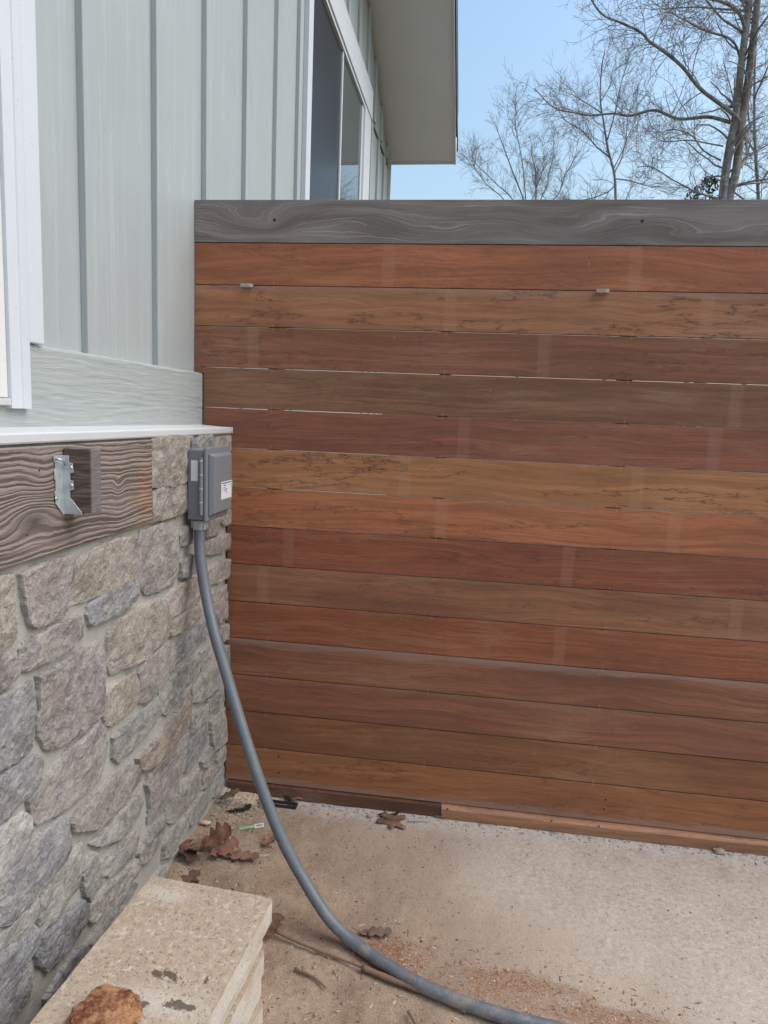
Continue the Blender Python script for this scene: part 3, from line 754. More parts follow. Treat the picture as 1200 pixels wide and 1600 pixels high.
# siding: lower and upper sheet with an open joint between them
JZ = 3.855
prism('siding_panel', [(-3.2, 1.0), (4.60, 1.0), (4.60, JZ - .02), (-3.2, JZ - .02)], 'x', XS - .02, XS, M['siding'], house)
prism('siding_panel', [(-3.2, JZ + .028), (4.30, JZ + .028), (4.60, JZ + .03), (YR, soffit_z(YR) - .10), (-3.2, soffit_z(2 * YR + 3.2) - .10)], 'x', XS - .02, XS, M['siding'], house)
prism('sheathing', [(-3.2, .02), (4.59, .02), (4.59, soffit_z(4.59) + .06), (YR, soffit_z(YR) + .06), (-3.2, soffit_z(2 * YR + 3.2) + .06)], 'x', XS - .16, XS - .021, M['recess'], house)
BW = .064
bat_y = [-.707, -.318, .058, .470, .880, 1.255]
for y0 in bat_y:
    box('batten', (XS - .001, -.126, y0, y0 + BW, 1.40 if y0 < 0 else 1.2, JZ + .0), M['siding'], house, bevel=.0025)
for y0 in (3.49, 3.87, 4.24):
    box('batten', (XS - .001, -.126, y0, y0 + BW, 1.2, JZ - .012), M['siding'], house, bevel=.0025)
k = 0
y0 = -.707
while y0 < 4.5:
    zt = soffit_z(y0 + BW) - .004
    lo = JZ + .028 if not (1.40 < y0 < 3.36) else 4.03
    if zt > lo:
        box('batten', (XS - .001, -.1262, y0, y0 + BW, lo + .0012, zt), M['siding'], house, bevel=.0025)
    y0 += .393
box('corner_board', (XS - .165, -.118, 4.602, 4.640, .9, 3.98), M['fascia'], house)
# rake overhang
XO = .485
roof = mesh_obj('roof', *box_vf(0, 1, 0, 1, 0, 1), M['roof'], house)
bpy.data.objects.remove(roof)
def slab_along(name, x0, x1, dz0, dz1, mat, parent, ya=4.64, bevel=0.0):
    pts = [(ya, soffit_z(ya) + dz0), (YR, soffit_z(YR) + dz0), (-3.2, soffit_z(2 * YR + 3.2) + dz0), (-3.2, soffit_z(2 * YR + 3.2) + dz1), (YR, soffit_z(YR) + dz1), (ya, soffit_z(ya) + dz1)]
    return prism(name, pts, 'x', x0, x1, mat, parent, bevel=bevel)
slab_along('soffit', XS - .1, XO, 0.0, .02, M['soffit'], house, 4.63)
roof = slab_along('roof', -2.6, XO + .03, .185, .235, M['roof'], house, 4.75)
slab_along('fascia', XO + .001, XO + .022, -.016, .183, M['fascia'], house, 4.652)
slab_along('drip_edge', XO + .023, XO + .033, .02, .26, M['dark_trim'], house, 4.40)
prism('soffit_end_trim', [(4.632, soffit_z(4.632) - .014), (4.651, soffit_z(4.651) - .014), (4.651, soffit_z(4.64) + .18), (4.632, soffit_z(4.64) + .18)], 'x', XS - .1, XO, M['fascia'], house)

# skirt board with raised cedar grain
def grain_h(y, z):
    f = z + .03 * noise.noise(Vector((y * 2.2, z * 5, 3)))
    return (noise.noise(Vector((y * 7, f * 120, 1))) + .6 * noise.noise(Vector((y * 16, f * 260, 5)))) * .0015 * (1.0 + .8 * noise.noise(Vector((y * 3, z * 12, 8))))
SY0, SY1, SZ0, SZ1, SX = -1.9, -.004, 1.40, 1.588, -.112
ny, nz = 520, 44
V, F = [], []
for j in range(nz + 1):
    for i in range(ny + 1):
        y = SY0 + (SY1 - SY0) * i / ny; z = SZ0 + (SZ1 - SZ0) * j / nz
        e = min(1.0, (SZ1 - z) / .006)
        V.append((SX + grain_h(y, z) - .003 * (1 - e) ** 2, y, z + (grain_h(y, 1.7) * 1.0 if j == nz else 0)))
F = [(j * (ny + 1) + i, j * (ny + 1) + i + 1, (j + 1) * (ny + 1) + i + 1, (j + 1) * (ny + 1) + i) for j in range(nz) for i in range(ny)]
b = len(V)
for i in range(ny + 1):
    V.append((XS + .0, SY0 + (SY1 - SY0) * i / ny, SZ1 + .001))
F += [(nz * (ny + 1) + i, nz * (ny + 1) + i + 1, b + i + 1, b + i) for i in range(ny)]
b2 = len(V)
for j in range(nz + 1):
    V.append((XS, SY1, SZ0 + (SZ1 - SZ0) * j / nz))
F += [(j * (ny + 1) + ny, b2 + j, b2 + j + 1, (j + 1) * (ny + 1) + ny) for j in range(nz)]
fast_obj('skirt_board', V, F, M['skirt'], house)

# white ledge that caps the stone
prism('ledge', [(-.120, 1.381), (-.002, 1.379), (.0, 1.383), (.0, 1.398), (-.003, 1.401), (-.120, 1.4065)], 'y', -3.0, -.019, M['ledge'], house, bevel=.0012)

# near window: casing, brick mould, jamb, pane
win = mesh_obj('window', *box_vf(-.140, -.136, -2.3, -1.072, 1.47, 3.2), M['glass'], house)
box('casing', (XS, -.103, -.979, -.922, 1.5895, 3.4), M['white'], win, bevel=.003)
prism('brick_mould', [(-.14, -1.046), (-.098, -1.046), (-.096, -1.022), (-.100, -1.019), (-.100, -1.012), (-.096, -1.009), (-.097, -.985), (-.099, -.9795), (-.14, -.9795)], 'z', 1.446, 3.4, M['white'], win, bevel=.0012)
box('jamb', (-.139, -.106, -1.072, -1.0465, 1.468, 3.4), M['chipped'], win, bevel=.0015)
box('sill', (-.135, -.098, -2.3, -1.0465, 1.452, 1.4665), M['fascia'], win, bevel=.002)
box('stop_bead', (-.1355, -.124, -1.084, -1.0725, 1.468, 3.4), M['chipped'], win, bevel=.001)

# far window seen above the fence
w2 = mesh_obj('window', *box_vf(-.142, -.1385, 1.535, 2.295, 2.66, 3.775), M['screened'], house)
w2['label'] = 'far window with a dark insect screen and a mirroring pane'
box('pane', (-.142, -.138, 2.325, 3.055, 2.66, 3.775), M['glass'], w2, bevel=0)
box('side_casing', (XS, -.118, 1.392, 1.455, 2.5, 3.80), M['white'], w2)
box('side_frame', (XS, -.126, 1.456, 1.500, 2.5, 3.80), M['white'], w2)
box('sash_edge', (XS, -.131, 1.501, 1.534, 2.62, 3.78), M['white'], w2)
box('mullion', (XS, -.128, 2.296, 2.324, 2.62, 3.779), M['white'], w2)
box('side_frame', (XS, -.131, 3.056, 3.110, 2.62, 3.78), M['white'], w2)
box('side_casing', (XS, -.116, 3.111, 3.38, 2.5, 3.80), M['white'], w2)
box('head_bead', (XS, -.120, 1.501, 3.110, 3.781, 3.805), M['white'], w2)
box('head_casing', (XS, -.110, 1.38, 3.40, 3.806, 4.02), M['white'], w2, bevel=.004)
box('bottom_rail', (XS, -.121, 1.501, 3.110, 2.56, 2.6195), M['white'], w2)
box('bottom_casing', (XS, -.110, 1.38, 3.40, 2.40, 2.4995), M['white'], w2)

# stone base: mortar bed and every stone
V, F = [], []
ny, nz = 220, 96
for j in range(nz + 1):
    for i in range(ny + 1):
        y = -3.0 + (2.990) * i / ny; z = -.03 + 1.409 * j / nz
        V.append((-.0135 + .0035 * fbm((y * 8, z * 8, 0)) + .002 * fbm((y * 40, z * 40, 2)) - (.012 if i == ny else 0), y, z))
F = [(j * (ny + 1) + i, j * (ny + 1) + i + 1, (j + 1) * (ny + 1) + i + 1, (j + 1) * (ny + 1) + i) for j in range(nz) for i in range(ny)]
b = len(V)
for j in range(nz + 1):
    V.append((-.12, -.008, -.03 + 1.409 * j / nz))
F += [(j * (ny + 1) + ny, b + j, b + j + 1, (j + 1) * (ny + 1) + ny) for j in range(nz)]
wall = fast_obj('stone_wall', V, F, M['mortar'], house)
box('foundation', (-.14, -.025, .03, 4.60, -.03, 1.378), M['mortar'], house, bevel=0)

SCOL = dict(tan=(.345, .31, .265), pink=(.335, .30, .285), mauve=(.28, .255, .245), blue=(.245, .246, .256), grey=(.30, .29, .27), rose=(.335, .285, .25),
            ochre=(.30, .275, .235), green=(.265, .265, .25), brown=(.275, .23, .19), white=(.40, .395, .385))

def stone(poly, kind, seed):
    rnd = random.Random(seed)
    P = [Vector((a, b)) for a, b in poly]
    area = sum(P[i].x * P[(i + 1) % len(P)].y - P[(i + 1) % len(P)].x * P[i].y for i in range(len(P)))
    if area < 0: P.reverse()
    n = 60
    L = [(P[(i + 1) % len(P)] - P[i]).length for i in range(len(P))]; T = sum(L); out = []
    i, acc = 0, 0.0
    for k in range(n):
        t = T * k / n
        while acc + L[i] < t: acc += L[i]; i += 1
        out.append(P[i].lerp(P[(i + 1) % len(P)], (t - acc) / max(L[i], 1e-6)))
    sm = out
    c = sum(sm, Vector((0, 0))) / n
    out = []
    for q in sm:
        w = .0050 * noise.noise(Vector((q.x * 38, q.y * 38, seed))) + .0038 * noise.noise(Vector((q.x * 130, q.y * 130, seed)))
        out.append(q + (q - c).normalized() * (.0075 + w))
    hy = max(abs(q.x - c.x) for q in out); hz = max(abs(q.y - c.y) for q in out)
    lift = rnd.uniform(-.003, .005)
    # split face: a few flat facets
    planes = [(rnd.uniform(-.02, .02), rnd.uniform(-.02, .02), 0.0)]
    for q in range(5):
        a = rnd.uniform(0, 6.28); k = rnd.uniform(.05, .22); off = rnd.uniform(.45, .95)
        gy, gz = -k * math.cos(a), -k * math.sin(a)
        planes.append((gy, gz, k * off * math.hypot(hy * math.cos(a), hz * math.sin(a))))
    def face(y, z):
        d = Vector((y * 9, z * 9, seed * 1.7))
        h = min(gy * (y - c.x) + gz * (z - c.y) + o for gy, gz, o in planes)
        return lift + h + .0040 * noise.noise(d) + .0045 * abs(noise.noise(d * 2.3)) + .0026 * noise.noise(d * 5.5) + .0018 * noise.noise(d * 13) + .0010 * noise.noise(d * 27)
    V, F = [], []
    ins = [(-.004, -.040, 0), (.0, -.013, 0), (.0008, -.004, .6), (.0025, -.0008, .95), (.008, .0, 1), (.017, .0, 1)]
    rings = []
    for d, xo, k in ins:
        sy = max(.2, 1 - d / hy); sz = max(.2, 1 - d / hz); rings.append((sy, sz, xo, k))
    sy, sz = rings[-1][:2]
    for sy, sz, xo, k in rings:
        for q in out:
            y = c.x + (q.x - c.x) * sy; z = c.y + (q.y - c.y) * sz
            V.append((max(xo + k * face(y, z), -.013) if k else xo, y, z))
    for r in range(len(rings) - 1):
        F += [(r * n + k, r * n + (k + 1) % n, (r + 1) * n + (k + 1) % n, (r + 1) * n + k) for k in range(n)]
    base_i = (len(rings) - 1) * n
    ring2 = [Vector((V[base_i + k][1], V[base_i + k][2])) for k in range(n)]
    def inside(q, m=.004):
        ok = False
        for k in range(n):
            a, b = ring2[k], ring2[k - 1]
            if (a.y > q.y) != (b.y > q.y) and q.x < (b.x - a.x) * (q.y - a.y) / (b.y - a.y) + a.x: ok = not ok
            if (q - a).length < m: return False
        return ok
    inner = []; st = .0105; yy = c.x - hy
    while yy < c.x + hy:
        zz = c.y - hz
        while zz < c.y + hz:
            q = Vector((yy + rnd.uniform(-.5, .5) * st, zz + rnd.uniform(-.5, .5) * st))
            if inside(q): inner.append(q)
            zz += st
        yy += st
    pts = ring2 + inner
    ov, oe, of = delaunay_2d_cdt(pts, [(k, (k + 1) % n) for k in range(n)], [], 1, 1e-6)[:3]
    vm = {}
    for k, q in enumerate(ov):
        vm[k] = base_i + k if k < n and (q - ring2[k]).length < 1e-5 else None
    for k, q in enumerate(ov):
        if vm[k] is None:
            vm[k] = len(V); V.append((face(q.x, q.y), q.x, q.y))
    F += [tuple(vm[t] for t in tri) for tri in of]
    o = fast_obj('stone', V, F, M['stone'], wall, smooth=False)
    col = SCOL[kind]; j = rnd.uniform(.84, 1.10) * .93
    o.color = (col[0] * j, col[1] * j, col[2] * j, 1)
    return o

for i, (kind, poly) in enumerate(STONES):
    stone(poly, kind, i + 1)
# the wall goes on towards the viewer, out of the picture
rr = random.Random(3); z = .02; sid = 200
while z < 1.09:
    h = rr.uniform(.08, .19); y = -2.95
    h = min(h, 1.12 - z)
    while y < -1.50:
        w = rr.uniform(.12, .30); y1 = min(y + w, -1.47)
        if y1 - y > .05:
            j = lambda s=.006: rr.uniform(-s, s)
            stone([(y + j(), z + j()), (y1 - .014 + j(), z + j()), (y1 - .014 + j(), z + h - .014 + j()), (y + j(), z + h - .014 + j())], rr.choice(['grey', 'blue', 'mauve', 'tan', 'pink']), sid)
            sid += 1
        y = y1
    z += h

# ================================================================== LEDGER, STUB, HANGER
o = cbox('ledger_beam', (-.05, .003, -2.4, -.621, 1.1465, 1.3735), M['beam'], bevel=.003)
me = o.data
for v in me.vertices: v.co.y += (-2.4 - .621) / 2 + .905      # object origin near the hanger for the grain
o.location.y = -.905
tag(o, 'weathered brown timber with strong dark grain set in the stone wall', 'beam')
for y, z in ((-1.11, 1.325), (-1.155, 1.20), (-.66, 1.357)):
    v, f = cyl_vf((.0035, y, z), (1, 0, 0), .0022, .0006, 8)
    h = mesh_obj('nail_hole', v, f, M['recess'], o); h.matrix_parent_inverse = Matrix.Translation(-o.location)

o = mesh_obj('joist_stub', *box_vf(.0045, .068, 0, .0385, -.069, .069), M['stub'], loc=(0, -1.029, 1.298), bevel=.0025)
tag(o, 'short sawn-off dark joist end sticking out of the weathered timber', 'joist')

hang = empty('joist_hanger', 'bent galvanised steel joist hanger on the left of the joist end', 'bracket', loc=(0, -1.03, 1.24))
def hp(name, v, f, **k):
    o = mesh_obj(name, v, f, M['galv'], hang, **k); o.matrix_parent_inverse = Matrix.Translation(-hang.location); return o
fl = [(-1.064, 1.352), (-1.0335, 1.352), (-1.0335, 1.222), (-1.062, 1.252), (-1.062, 1.262), (-1.064, 1.275), (-1.060, 1.278), (-1.060, 1.300), (-1.064, 1.302), (-1.064, 1.322), (-1.060, 1.325), (-1.060, 1.337), (-1.064, 1.340)]
n = len(fl)
v = [(.004, a, b) for a, b in fl] + [(.0062, a, b) for a, b in fl]
f = [tuple(range(n)), tuple(range(2 * n - 1, n - 1, -1))] + [(i, i + n, (i + 1) % n + n, (i + 1) % n) for i in range(n)]
hp('face_flange', v, f, bevel=.0006)
sdp = [(.0046, 1.352), (.019, 1.352), (.019, 1.338), (.028, 1.335), (.029, 1.316), (.021, 1.314), (.021, 1.300), (.028, 1.298), (.029, 1.279), (.020, 1.277), (.020, 1.262), (.046, 1.232), (.046, 1.226), (.0046, 1.226)]
n = len(sdp)
v = [(a, -1.0335, b) for a, b in sdp] + [(a, -1.0308, b) for a, b in sdp]
f = [tuple(range(n)), tuple(range(2 * n - 1, n - 1, -1))] + [(i, i + n, (i + 1) % n + n, (i + 1) % n) for i in range(n)]
hp('side_plate', v, f, bevel=.0006)
v, f = box_vf(.0046, .046, -1.0325, -.9905, 1.2258, 1.2278); hp('seat', v, f)
for x, z in ((.0235, 1.326), (.0235, 1.288)):
    v, f = cyl_vf((x, -1.0336, z), (0, -1, 0), .0048, .0022, 12, .0036)
    s = mesh_obj('screw', v, f, M['screw'], hang); s.matrix_parent_inverse = Matrix.Translation(-hang.location)
v, f = join([tube_vf([(.006, -1.060, 1.346), (.014, -1.058, 1.345), (.016, -1.045, 1.340), (.012, -1.036, 1.332)], [.0022] * 4, 8), cyl_vf((.0062, -1.061, 1.262), (1, 0, 0), .004, .0015, 10)])
s = mesh_obj('nail', v, f, M['screw'], hang, smooth=True); s.matrix_parent_inverse = Matrix.Translation(-hang.location)

# ================================================================== FENCE
fence = empty('wood_fence', 'horizontal reddish hardwood plank fence under a weathered grey top plank', 'fence', loc=(1.44, 0, 0))
def fpart(o): o.matrix_parent_inverse = Matrix.Translation(-fence.location); return o
TOP, PITCH, BX = 2.178, .142, 1.44
XR = 3.3
BCOL = [None, srgb(150, 90, 64), srgb(148, 100, 74), srgb(122, 78, 62), srgb(112, 78, 62), srgb(126, 76, 64), srgb(162, 112, 80), srgb(160, 98, 72),
        srgb(128, 72, 55), srgb(134, 90, 70), srgb(130, 74, 54), srgb(124, 80, 64), srgb(120, 76, 62), srgb(120, 78, 56), srgb(138, 88, 60)]
STICK = {1: (.543, 1.347), 2: (.758, 1.58), 3: (.072, 1.078), 4: (1.698, 9), 5: (.828, 1.646), 6: (.63, 1.414), 7: (.765, 1.546), 8: (.215, 1.209), 9: (.121, 1.773), 10: (1.202, 9), 11: (9, 9), 12: (9, 9), 13: (9, 9), 14: (9, 9)}
VEIN = {1: .45, 2: 1.0, 3: .7, 4: .35, 5: .6, 6: 1.0, 7: .7, 8: .8, 9: .6, 10: .35, 11: .25, 12: .3, 13: .6, 14: .7}
rb = random.Random(11)
for k in range(15):
    zt = TOP - k * PITCH; gap = .0028 if k in (2, 3) else (.0022 if k < 6 else .0034)
    zb = zt - PITCH + gap; zc = (zt + zb) / 2
    if k < 4: prof = [(-.1435, zb), (-.1435, zt)]
    elif k == 4: prof = [(-.108, zb), (-.108, 1.589), (-.1435, 1.589), (-.1435, zt)]
    elif k == 5: prof = [(-.006, zb), (-.006, 1.379), (.0015, 1.379), (.0015, 1.4015), (-.108, 1.4015), (-.108, zt)]
    else: prof = [(-.014 + rb.uniform(-.004, .004), zb), (-.014 + rb.uniform(-.004, .004), zt)]
    poly = [(XR, zt), (XR, zb)] + prof
    poly = [(a - BX, b - zc) for a, b in poly]
    yo = rb.uniform(-.0008, .0008) - (.0015 if k == 0 else 0)
    o = prism('board', poly, 'y', yo, .0205 + yo, M['grey_board'] if k == 0 else M['ipe'], fence, bevel=.0011, loc=(BX, 0, zc), seg=2)
    fpart(o)
    if k:
        mb = (.225, .100, .056)
        o.color = (*[min(.6, (q * .80 + mq * .20) * kq) for q, mq, kq in zip(BCOL[k], mb, (1.42, 1.40, 1.22))], 1)
        a, b = STICK[k]
        o['stick_a'] = a - BX; o['stick_b'] = b - BX; o['veins'] = VEIN[k]
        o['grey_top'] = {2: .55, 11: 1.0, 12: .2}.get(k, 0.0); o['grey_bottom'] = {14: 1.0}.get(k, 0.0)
    else:
        o['label'] = 'weathered grey top plank with swirling grain'
        for px in (.143, 1.355):
            v, f = cyl_vf((px - BX, -.0016, zt - .066 - zc), (0, -1, 0), .0052, .0006, 14)
            mesh_obj('screw_hole', v, f, M['recess'], o)
for px in (.143, .75, 1.355, 1.96, 2.57, 3.17):
    fpart(box('post', (px - .019, px + .019, .0225, .111, -.03, 2.165), M['post'], fence, bevel=.003))
fpart(box('back_rail', (-.14, XR, .113, .15, 2.03, 2.17), M['post'], fence, bevel=.003))
# strips under the lowest board
o = fpart(cbox('base_strip', (-.008, .822, -.014, .0205, .002, .0475), M['strip_dark'], fence, bevel=.003))
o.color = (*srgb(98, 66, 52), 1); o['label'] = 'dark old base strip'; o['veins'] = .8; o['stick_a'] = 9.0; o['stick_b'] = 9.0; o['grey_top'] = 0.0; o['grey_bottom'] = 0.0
o = fpart(prism('base_strip', [(-.021, -.024), (.0205, -.024), (.0205, .0225), (-.012, .0225), (-.021, .013)], 'x', .824 - 2.06, XR - 2.06, M['strip_dark'], fence, bevel=.0015, loc=(2.06, 0, .0255)))
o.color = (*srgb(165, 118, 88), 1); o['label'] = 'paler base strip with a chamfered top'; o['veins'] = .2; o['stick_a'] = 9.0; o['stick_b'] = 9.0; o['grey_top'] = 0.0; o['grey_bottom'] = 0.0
for px, pz in ((.795, .030), (.845, .042), (1.385, .042), (1.22, .042)):
    v, f = cyl_vf((px, -.0142 if px < .82 else -.0205, pz), (0, -1, 0), .0032, .0008, 10)
    fpart(mesh_obj('screw_hole', v, f, M['recess'], fence))
for px, pz in ((1.405, .135), (1.402, .098), (.198, .10), (.195, .165)):
    v, f = cyl_vf((px, -.0002, pz), (0, -1, 0), .0034, .0016, 10)
    fpart(mesh_obj('screw_hole', v, f, M['recess'], fence))

def spacer(x, w, d, lab, tilt):
    z = TOP - 2 * PITCH + .0016
    poly = [(-w / 2, -d), (-w / 2 + .002, -.002), (w / 2 - .002, -.002), (w / 2, -d + .004), (w / 4, -d - .001)]
    o = prism('spacer_shim', poly, 'z', -.0095, .0017, M['clip'], bevel=.0006, loc=(x, 0, z)); o.rotation_euler = (0, 0, tilt)
    tag(o, lab, 'spacer', 'spacers left between the fence boards')
spacer(.051, .043, .020, 'small pale spacer in the board gap near the house siding', .04)
spacer(1.250, .041, .024, 'small pale spacer in the board gap far from the house', -.10)

# ================================================================== ELECTRICAL BOX
eb = empty('electrical_box', 'grey plastic electrical disconnect box mounted on the stone wall', 'electrical box', loc=(.005, -.30, 1.12))
def ep(o): o.matrix_parent_inverse = Matrix.Translation(-eb.location); return o
Y0, Y1, Z0, Z1 = -.398, -.212, 1.122, 1.340
ep(box('body', (.004, .056, Y0, Y1, Z0, Z1), M['box'], eb, bevel=.006, seg=3))
lid = ep(box('lid', (.0565, .0665, Y0 - .003, Y1 + .004, Z0 - .004, Z1 + .005), M['box'], eb, bevel=.003, seg=3))
v = []
for x, e in ((.0660, .013), (.0700, .013), (.0850, .020)):
    v += [(x, Y0 + e, Z0 + e), (x, Y1 - e, Z0 + e), (x, Y1 - e, Z1 - e), (x, Y0 + e, Z1 - e)]
f = [(0, 1, 5, 4), (1, 2, 6, 5), (2, 3, 7, 6), (3, 0, 4, 7), (4, 5, 9, 8), (5, 6, 10, 9), (6, 7, 11, 10), (7, 4, 8, 11), (8, 9, 10, 11), (3, 2, 1, 0)]
mesh_obj('raised_cover', v, f, M['box'], lid, bevel=.0035, seg=3)
mesh_obj('cover_rib', *box_vf(.0848, .0856, Y0 + .05, Y1 - .03, 1.2625, 1.2640), M['box'], lid)
mesh_obj('cover_rib', *box_vf(.0848, .0854, Y0 + .05, Y1 - .03, 1.2845, 1.2855), M['box'], lid)
# hinge along the near side
hb = ep(box('hinge', (.045, .0562, Y0 - .006, Y0 - .0005, 1.138, 1.315), M['box'], eb, bevel=.002))
zk = 1.140
for q in range(4):
    v, f = cyl_vf((.0505, Y0 - .0065, zk), (0, 0, 1), .0050, .036, 12); mesh_obj('hinge_knuckle', v, f, M['box'], hb, smooth=False)
    v, f = cyl_vf((.0505, Y0 - .0065, zk + .0365), (0, 0, 1), .0056, .005, 12); mesh_obj('hinge_pin', v, f, M['fitting'], hb)
    zk += .0425
# mounting lug on top
lug = [(-.378, 1.338), (-.352, 1.338), (-.356, 1.350), (-.364, 1.366), (-.372, 1.368), (-.377, 1.362)]
ep(prism('mounting_lug', lug, 'x', .006, .013, M['box'], eb, bevel=.0015))
v, f = cyl_vf((.013, -.368, 1.355), (1, 0, 0), .0045, .003, 12); ep(mesh_obj('mounting_screw', v, f, M['screw'], eb))
# knock-out rings
for r, d in ((.0155, .0012), (.0105, .0020), (.0040, .0028)):
    v, f = cyl_vf((.030, Y0, 1.149), (0, -1, 0), r, d, 24, r - .0012); ep(mesh_obj('knockout', v, f, M['box'], eb))
# stickers
s = ep(mesh_obj('side_sticker', *box_vf(.0165, .0385, Y0 - .0006, Y0 - .0001, 1.243, 1.306), M['label'], eb)); s.rotation_euler = (0, 0, 0)
s = ep(mesh_obj('warning_sticker', *box_vf(.0851, .0855, -.326, -.236, 1.180, 1.236), M['label'], eb))
rp = random.Random(5)
ink = []
ink.append(box_vf(.0855, .08565, -.322, -.240, 1.2290, 1.2325))
for z, y0, y1, h in ((1.2215, -.306, -.282, .004), (1.2215, -.262, -.244, .003), (1.2150, -.306, -.286, .003), (1.2090, -.308, -.270, .003), (1.2030, -.302, -.276, .003), (1.1975, -.290, -.270, .002)):
    y = y0
    while y < y1:
        w = rp.uniform(.002, .005); ink.append(box_vf(.0855, .08565, y, min(y + w, y1), z, z + h * rp.uniform(.6, 1))); y += w + .0012
for q in range(4): ink.append(box_vf(.0855, .08565, -.3205, -.3175, 1.2035 + q * .005, 1.2065 + q * .005))
mesh_obj('print', *join(ink), M['ink'], s)

# ================================================================== CONDUIT
cd = empty('flexible_conduit', 'grey ribbed flexible conduit curving down from the electrical box', 'conduit', loc=(.03, -.36, 1.0))
CP = [(.029, -.360, 1.112)] + [(0.029, -0.36, 1.09), (0.038, -0.376, 1.003), (0.069, -0.404, 0.889), (0.116, -0.452, 0.785), (0.157, -0.48, 0.697), (0.214, -0.52, 0.578), (0.281, -0.568, 0.448), (0.339, -0.594, 0.33), (0.393, -0.608, 0.226), (0.457, -0.625, 0.136), (0.533, -0.663, 0.066), (0.594, -0.688, 0.032), (0.653, -0.717, 0.021), (0.71, -0.749, 0.019), (0.818, -0.803, 0.019), (0.917, -0.835, 0.019), (1.026, -0.858, 0.019), (1.133, -0.871, 0.019), (1.279, -0.887, 0.019)] + [(1.6, -.93, .019), (2.0, -.98, .019), (2.6, -1.0, .019)]
cp = catmull(CP, 14)
rc = .0168; n = 20
V, F = tube_vf(cp, [rc] * len(cp), n)
me = bpy.data.meshes.new('tube'); me.from_pydata([tuple(v) for v in V], [], F); me.materials.append(M['conduit'])
me.polygons.foreach_set('use_smooth', [True] * len(me.polygons))
uvl = me.uv_layers.new(name='UVMap')
acc = [0.0]
for i in range(1, len(cp)): acc.append(acc[-1] + (cp[i] - cp[i - 1]).length)
for lp in me.loops:
    uvl.data[lp.index].uv = ((lp.vertex_index % n) / n, acc[lp.vertex_index // n] / .0062)
o = link(bpy.data.objects.new('tube', me), cd); o.matrix_parent_inverse = Matrix.Translation(-cd.location)
def cpart(name, v, f, mat, **k):
    o = mesh_obj(name, v, f, mat, cd, **k); o.matrix_parent_inverse = Matrix.Translation(-cd.location); return o
v, f = join([cyl_vf((.029, -.360, 1.1075), (0, 0, 1), .0238, .010, 24), cyl_vf((.029, -.360, 1.088), (0, 0, 1), .0205, .020, 24, .0238)])
cpart('gland_nut', v, f, M['fitting'])
gr = []
for q in range(10):
    a = 2 * math.pi * q / 10
    gr.append(box_vf(.029 + .0236 * math.cos(a) - .0018, .029 + .0236 * math.cos(a) + .0018, -.360 + .0236 * math.sin(a) - .0018, -.360 + .0236 * math.sin(a) + .0018, 1.092, 1.1155))
cpart('grip_ribs', *join(gr), M['fitting'])
v, f = cyl_vf((.029, -.360, 1.1177), (0, 0, 1), .019, .006, 20); cpart('connector', v, f, M['box'])

# ================================================================== SLAB STACK AND ROCK
ca = Vector((.311, -.020)).normalized(); ang = math.atan2(ca.y, ca.x)
tl = Vector((.148, -.931)); W, LN, TH = .312, .62, .061
cen = tl + ca * (W / 2) + Vector((ca.y, -ca.x)) * (LN / 2)
slab_lab = ['rough tan paving slab on top of the stack, carrying the rock', 'paving slab second from the top of the stack, set back under the edge', 'white-edged paving slab third from the top of the stack', 'paving slab fourth from the top of the stack', 'lowest paving slab of the stack, lying on the soil']
def slab_mesh(seed):
    nx, ny = 26, 50; V, F = [], []
    rs = lambda x, y, z, k: noise.noise(Vector((x * 26 + seed * 9, y * 26, z * 26 + k)))
    idx = {}
    def vert(x, y, z):
        key = (round(x, 5), round(y, 5), round(z, 5))
        if key in idx: return idx[key]
        ex = W / 2 - abs(x); ey = LN / 2 - abs(y); ez = TH / 2 - abs(z)
        rim = sum(1 for e in (ex, ey, ez) if e < 1e-6)
        chip = .0016 * abs(rs(x, y, z, 3)) if rim >= 2 else 0
        px = x + (.0012 * rs(x, y, z, 0)) - math.copysign(chip, x) * (ex < 1e-6)
        py = y + (.0012 * rs(x, y, z, 5)) - math.copysign(chip, y) * (ey < 1e-6)
        pz = z + (.0010 * rs(x, y, z, 7)) - math.copysign(chip, z) * (ez < 1e-6)
        idx[key] = len(V); V.append((px, py, pz)); return idx[key]
    def sheet(fn, a, b):
        for i in range(a):
            for j in range(b):
                F.append(tuple(vert(*fn(u, w)) for u, w in ((i / a, j / b), ((i + 1) / a, j / b), ((i + 1) / a, (j + 1) / b), (i / a, (j + 1) / b))))
    for s in (-1, 1):
        sheet(lambda u, w: (W * (u - .5), LN * (w - .5), s * TH / 2), nx, ny)
        sheet(lambda u, w: (s * W / 2, LN * (u - .5), TH * (w - .5)), ny, 5)
        sheet(lambda u, w: (W * (u - .5), s * LN / 2, TH * (w - .5)), nx, 5)
    return V, F
rs_ = random.Random(21)
for q in range(5):
    v, f = slab_mesh(q)
    zc = .325 - TH / 2 - q * (TH + .0035)
    off = Vector((0, 0)) if q == 0 else ca * (-.013 - .005 * (q % 2)) + Vector((ca.y, -ca.x)) * (.012 + rs_.uniform(-.004, .004))
    o = mesh_obj('paving_slab', v, f, M['slab'], loc=(cen.x + off.x, cen.y + off.y, zc), rot=(0, 0, ang + (rs_.uniform(-.012, .012) if q else 0)))
    tag(o, slab_lab[q], 'paving slab', 'stacked paving slabs by the wall')
bm = bmesh.new(); bmesh.ops.create_icosphere(bm, subdivisions=5, radius=1)
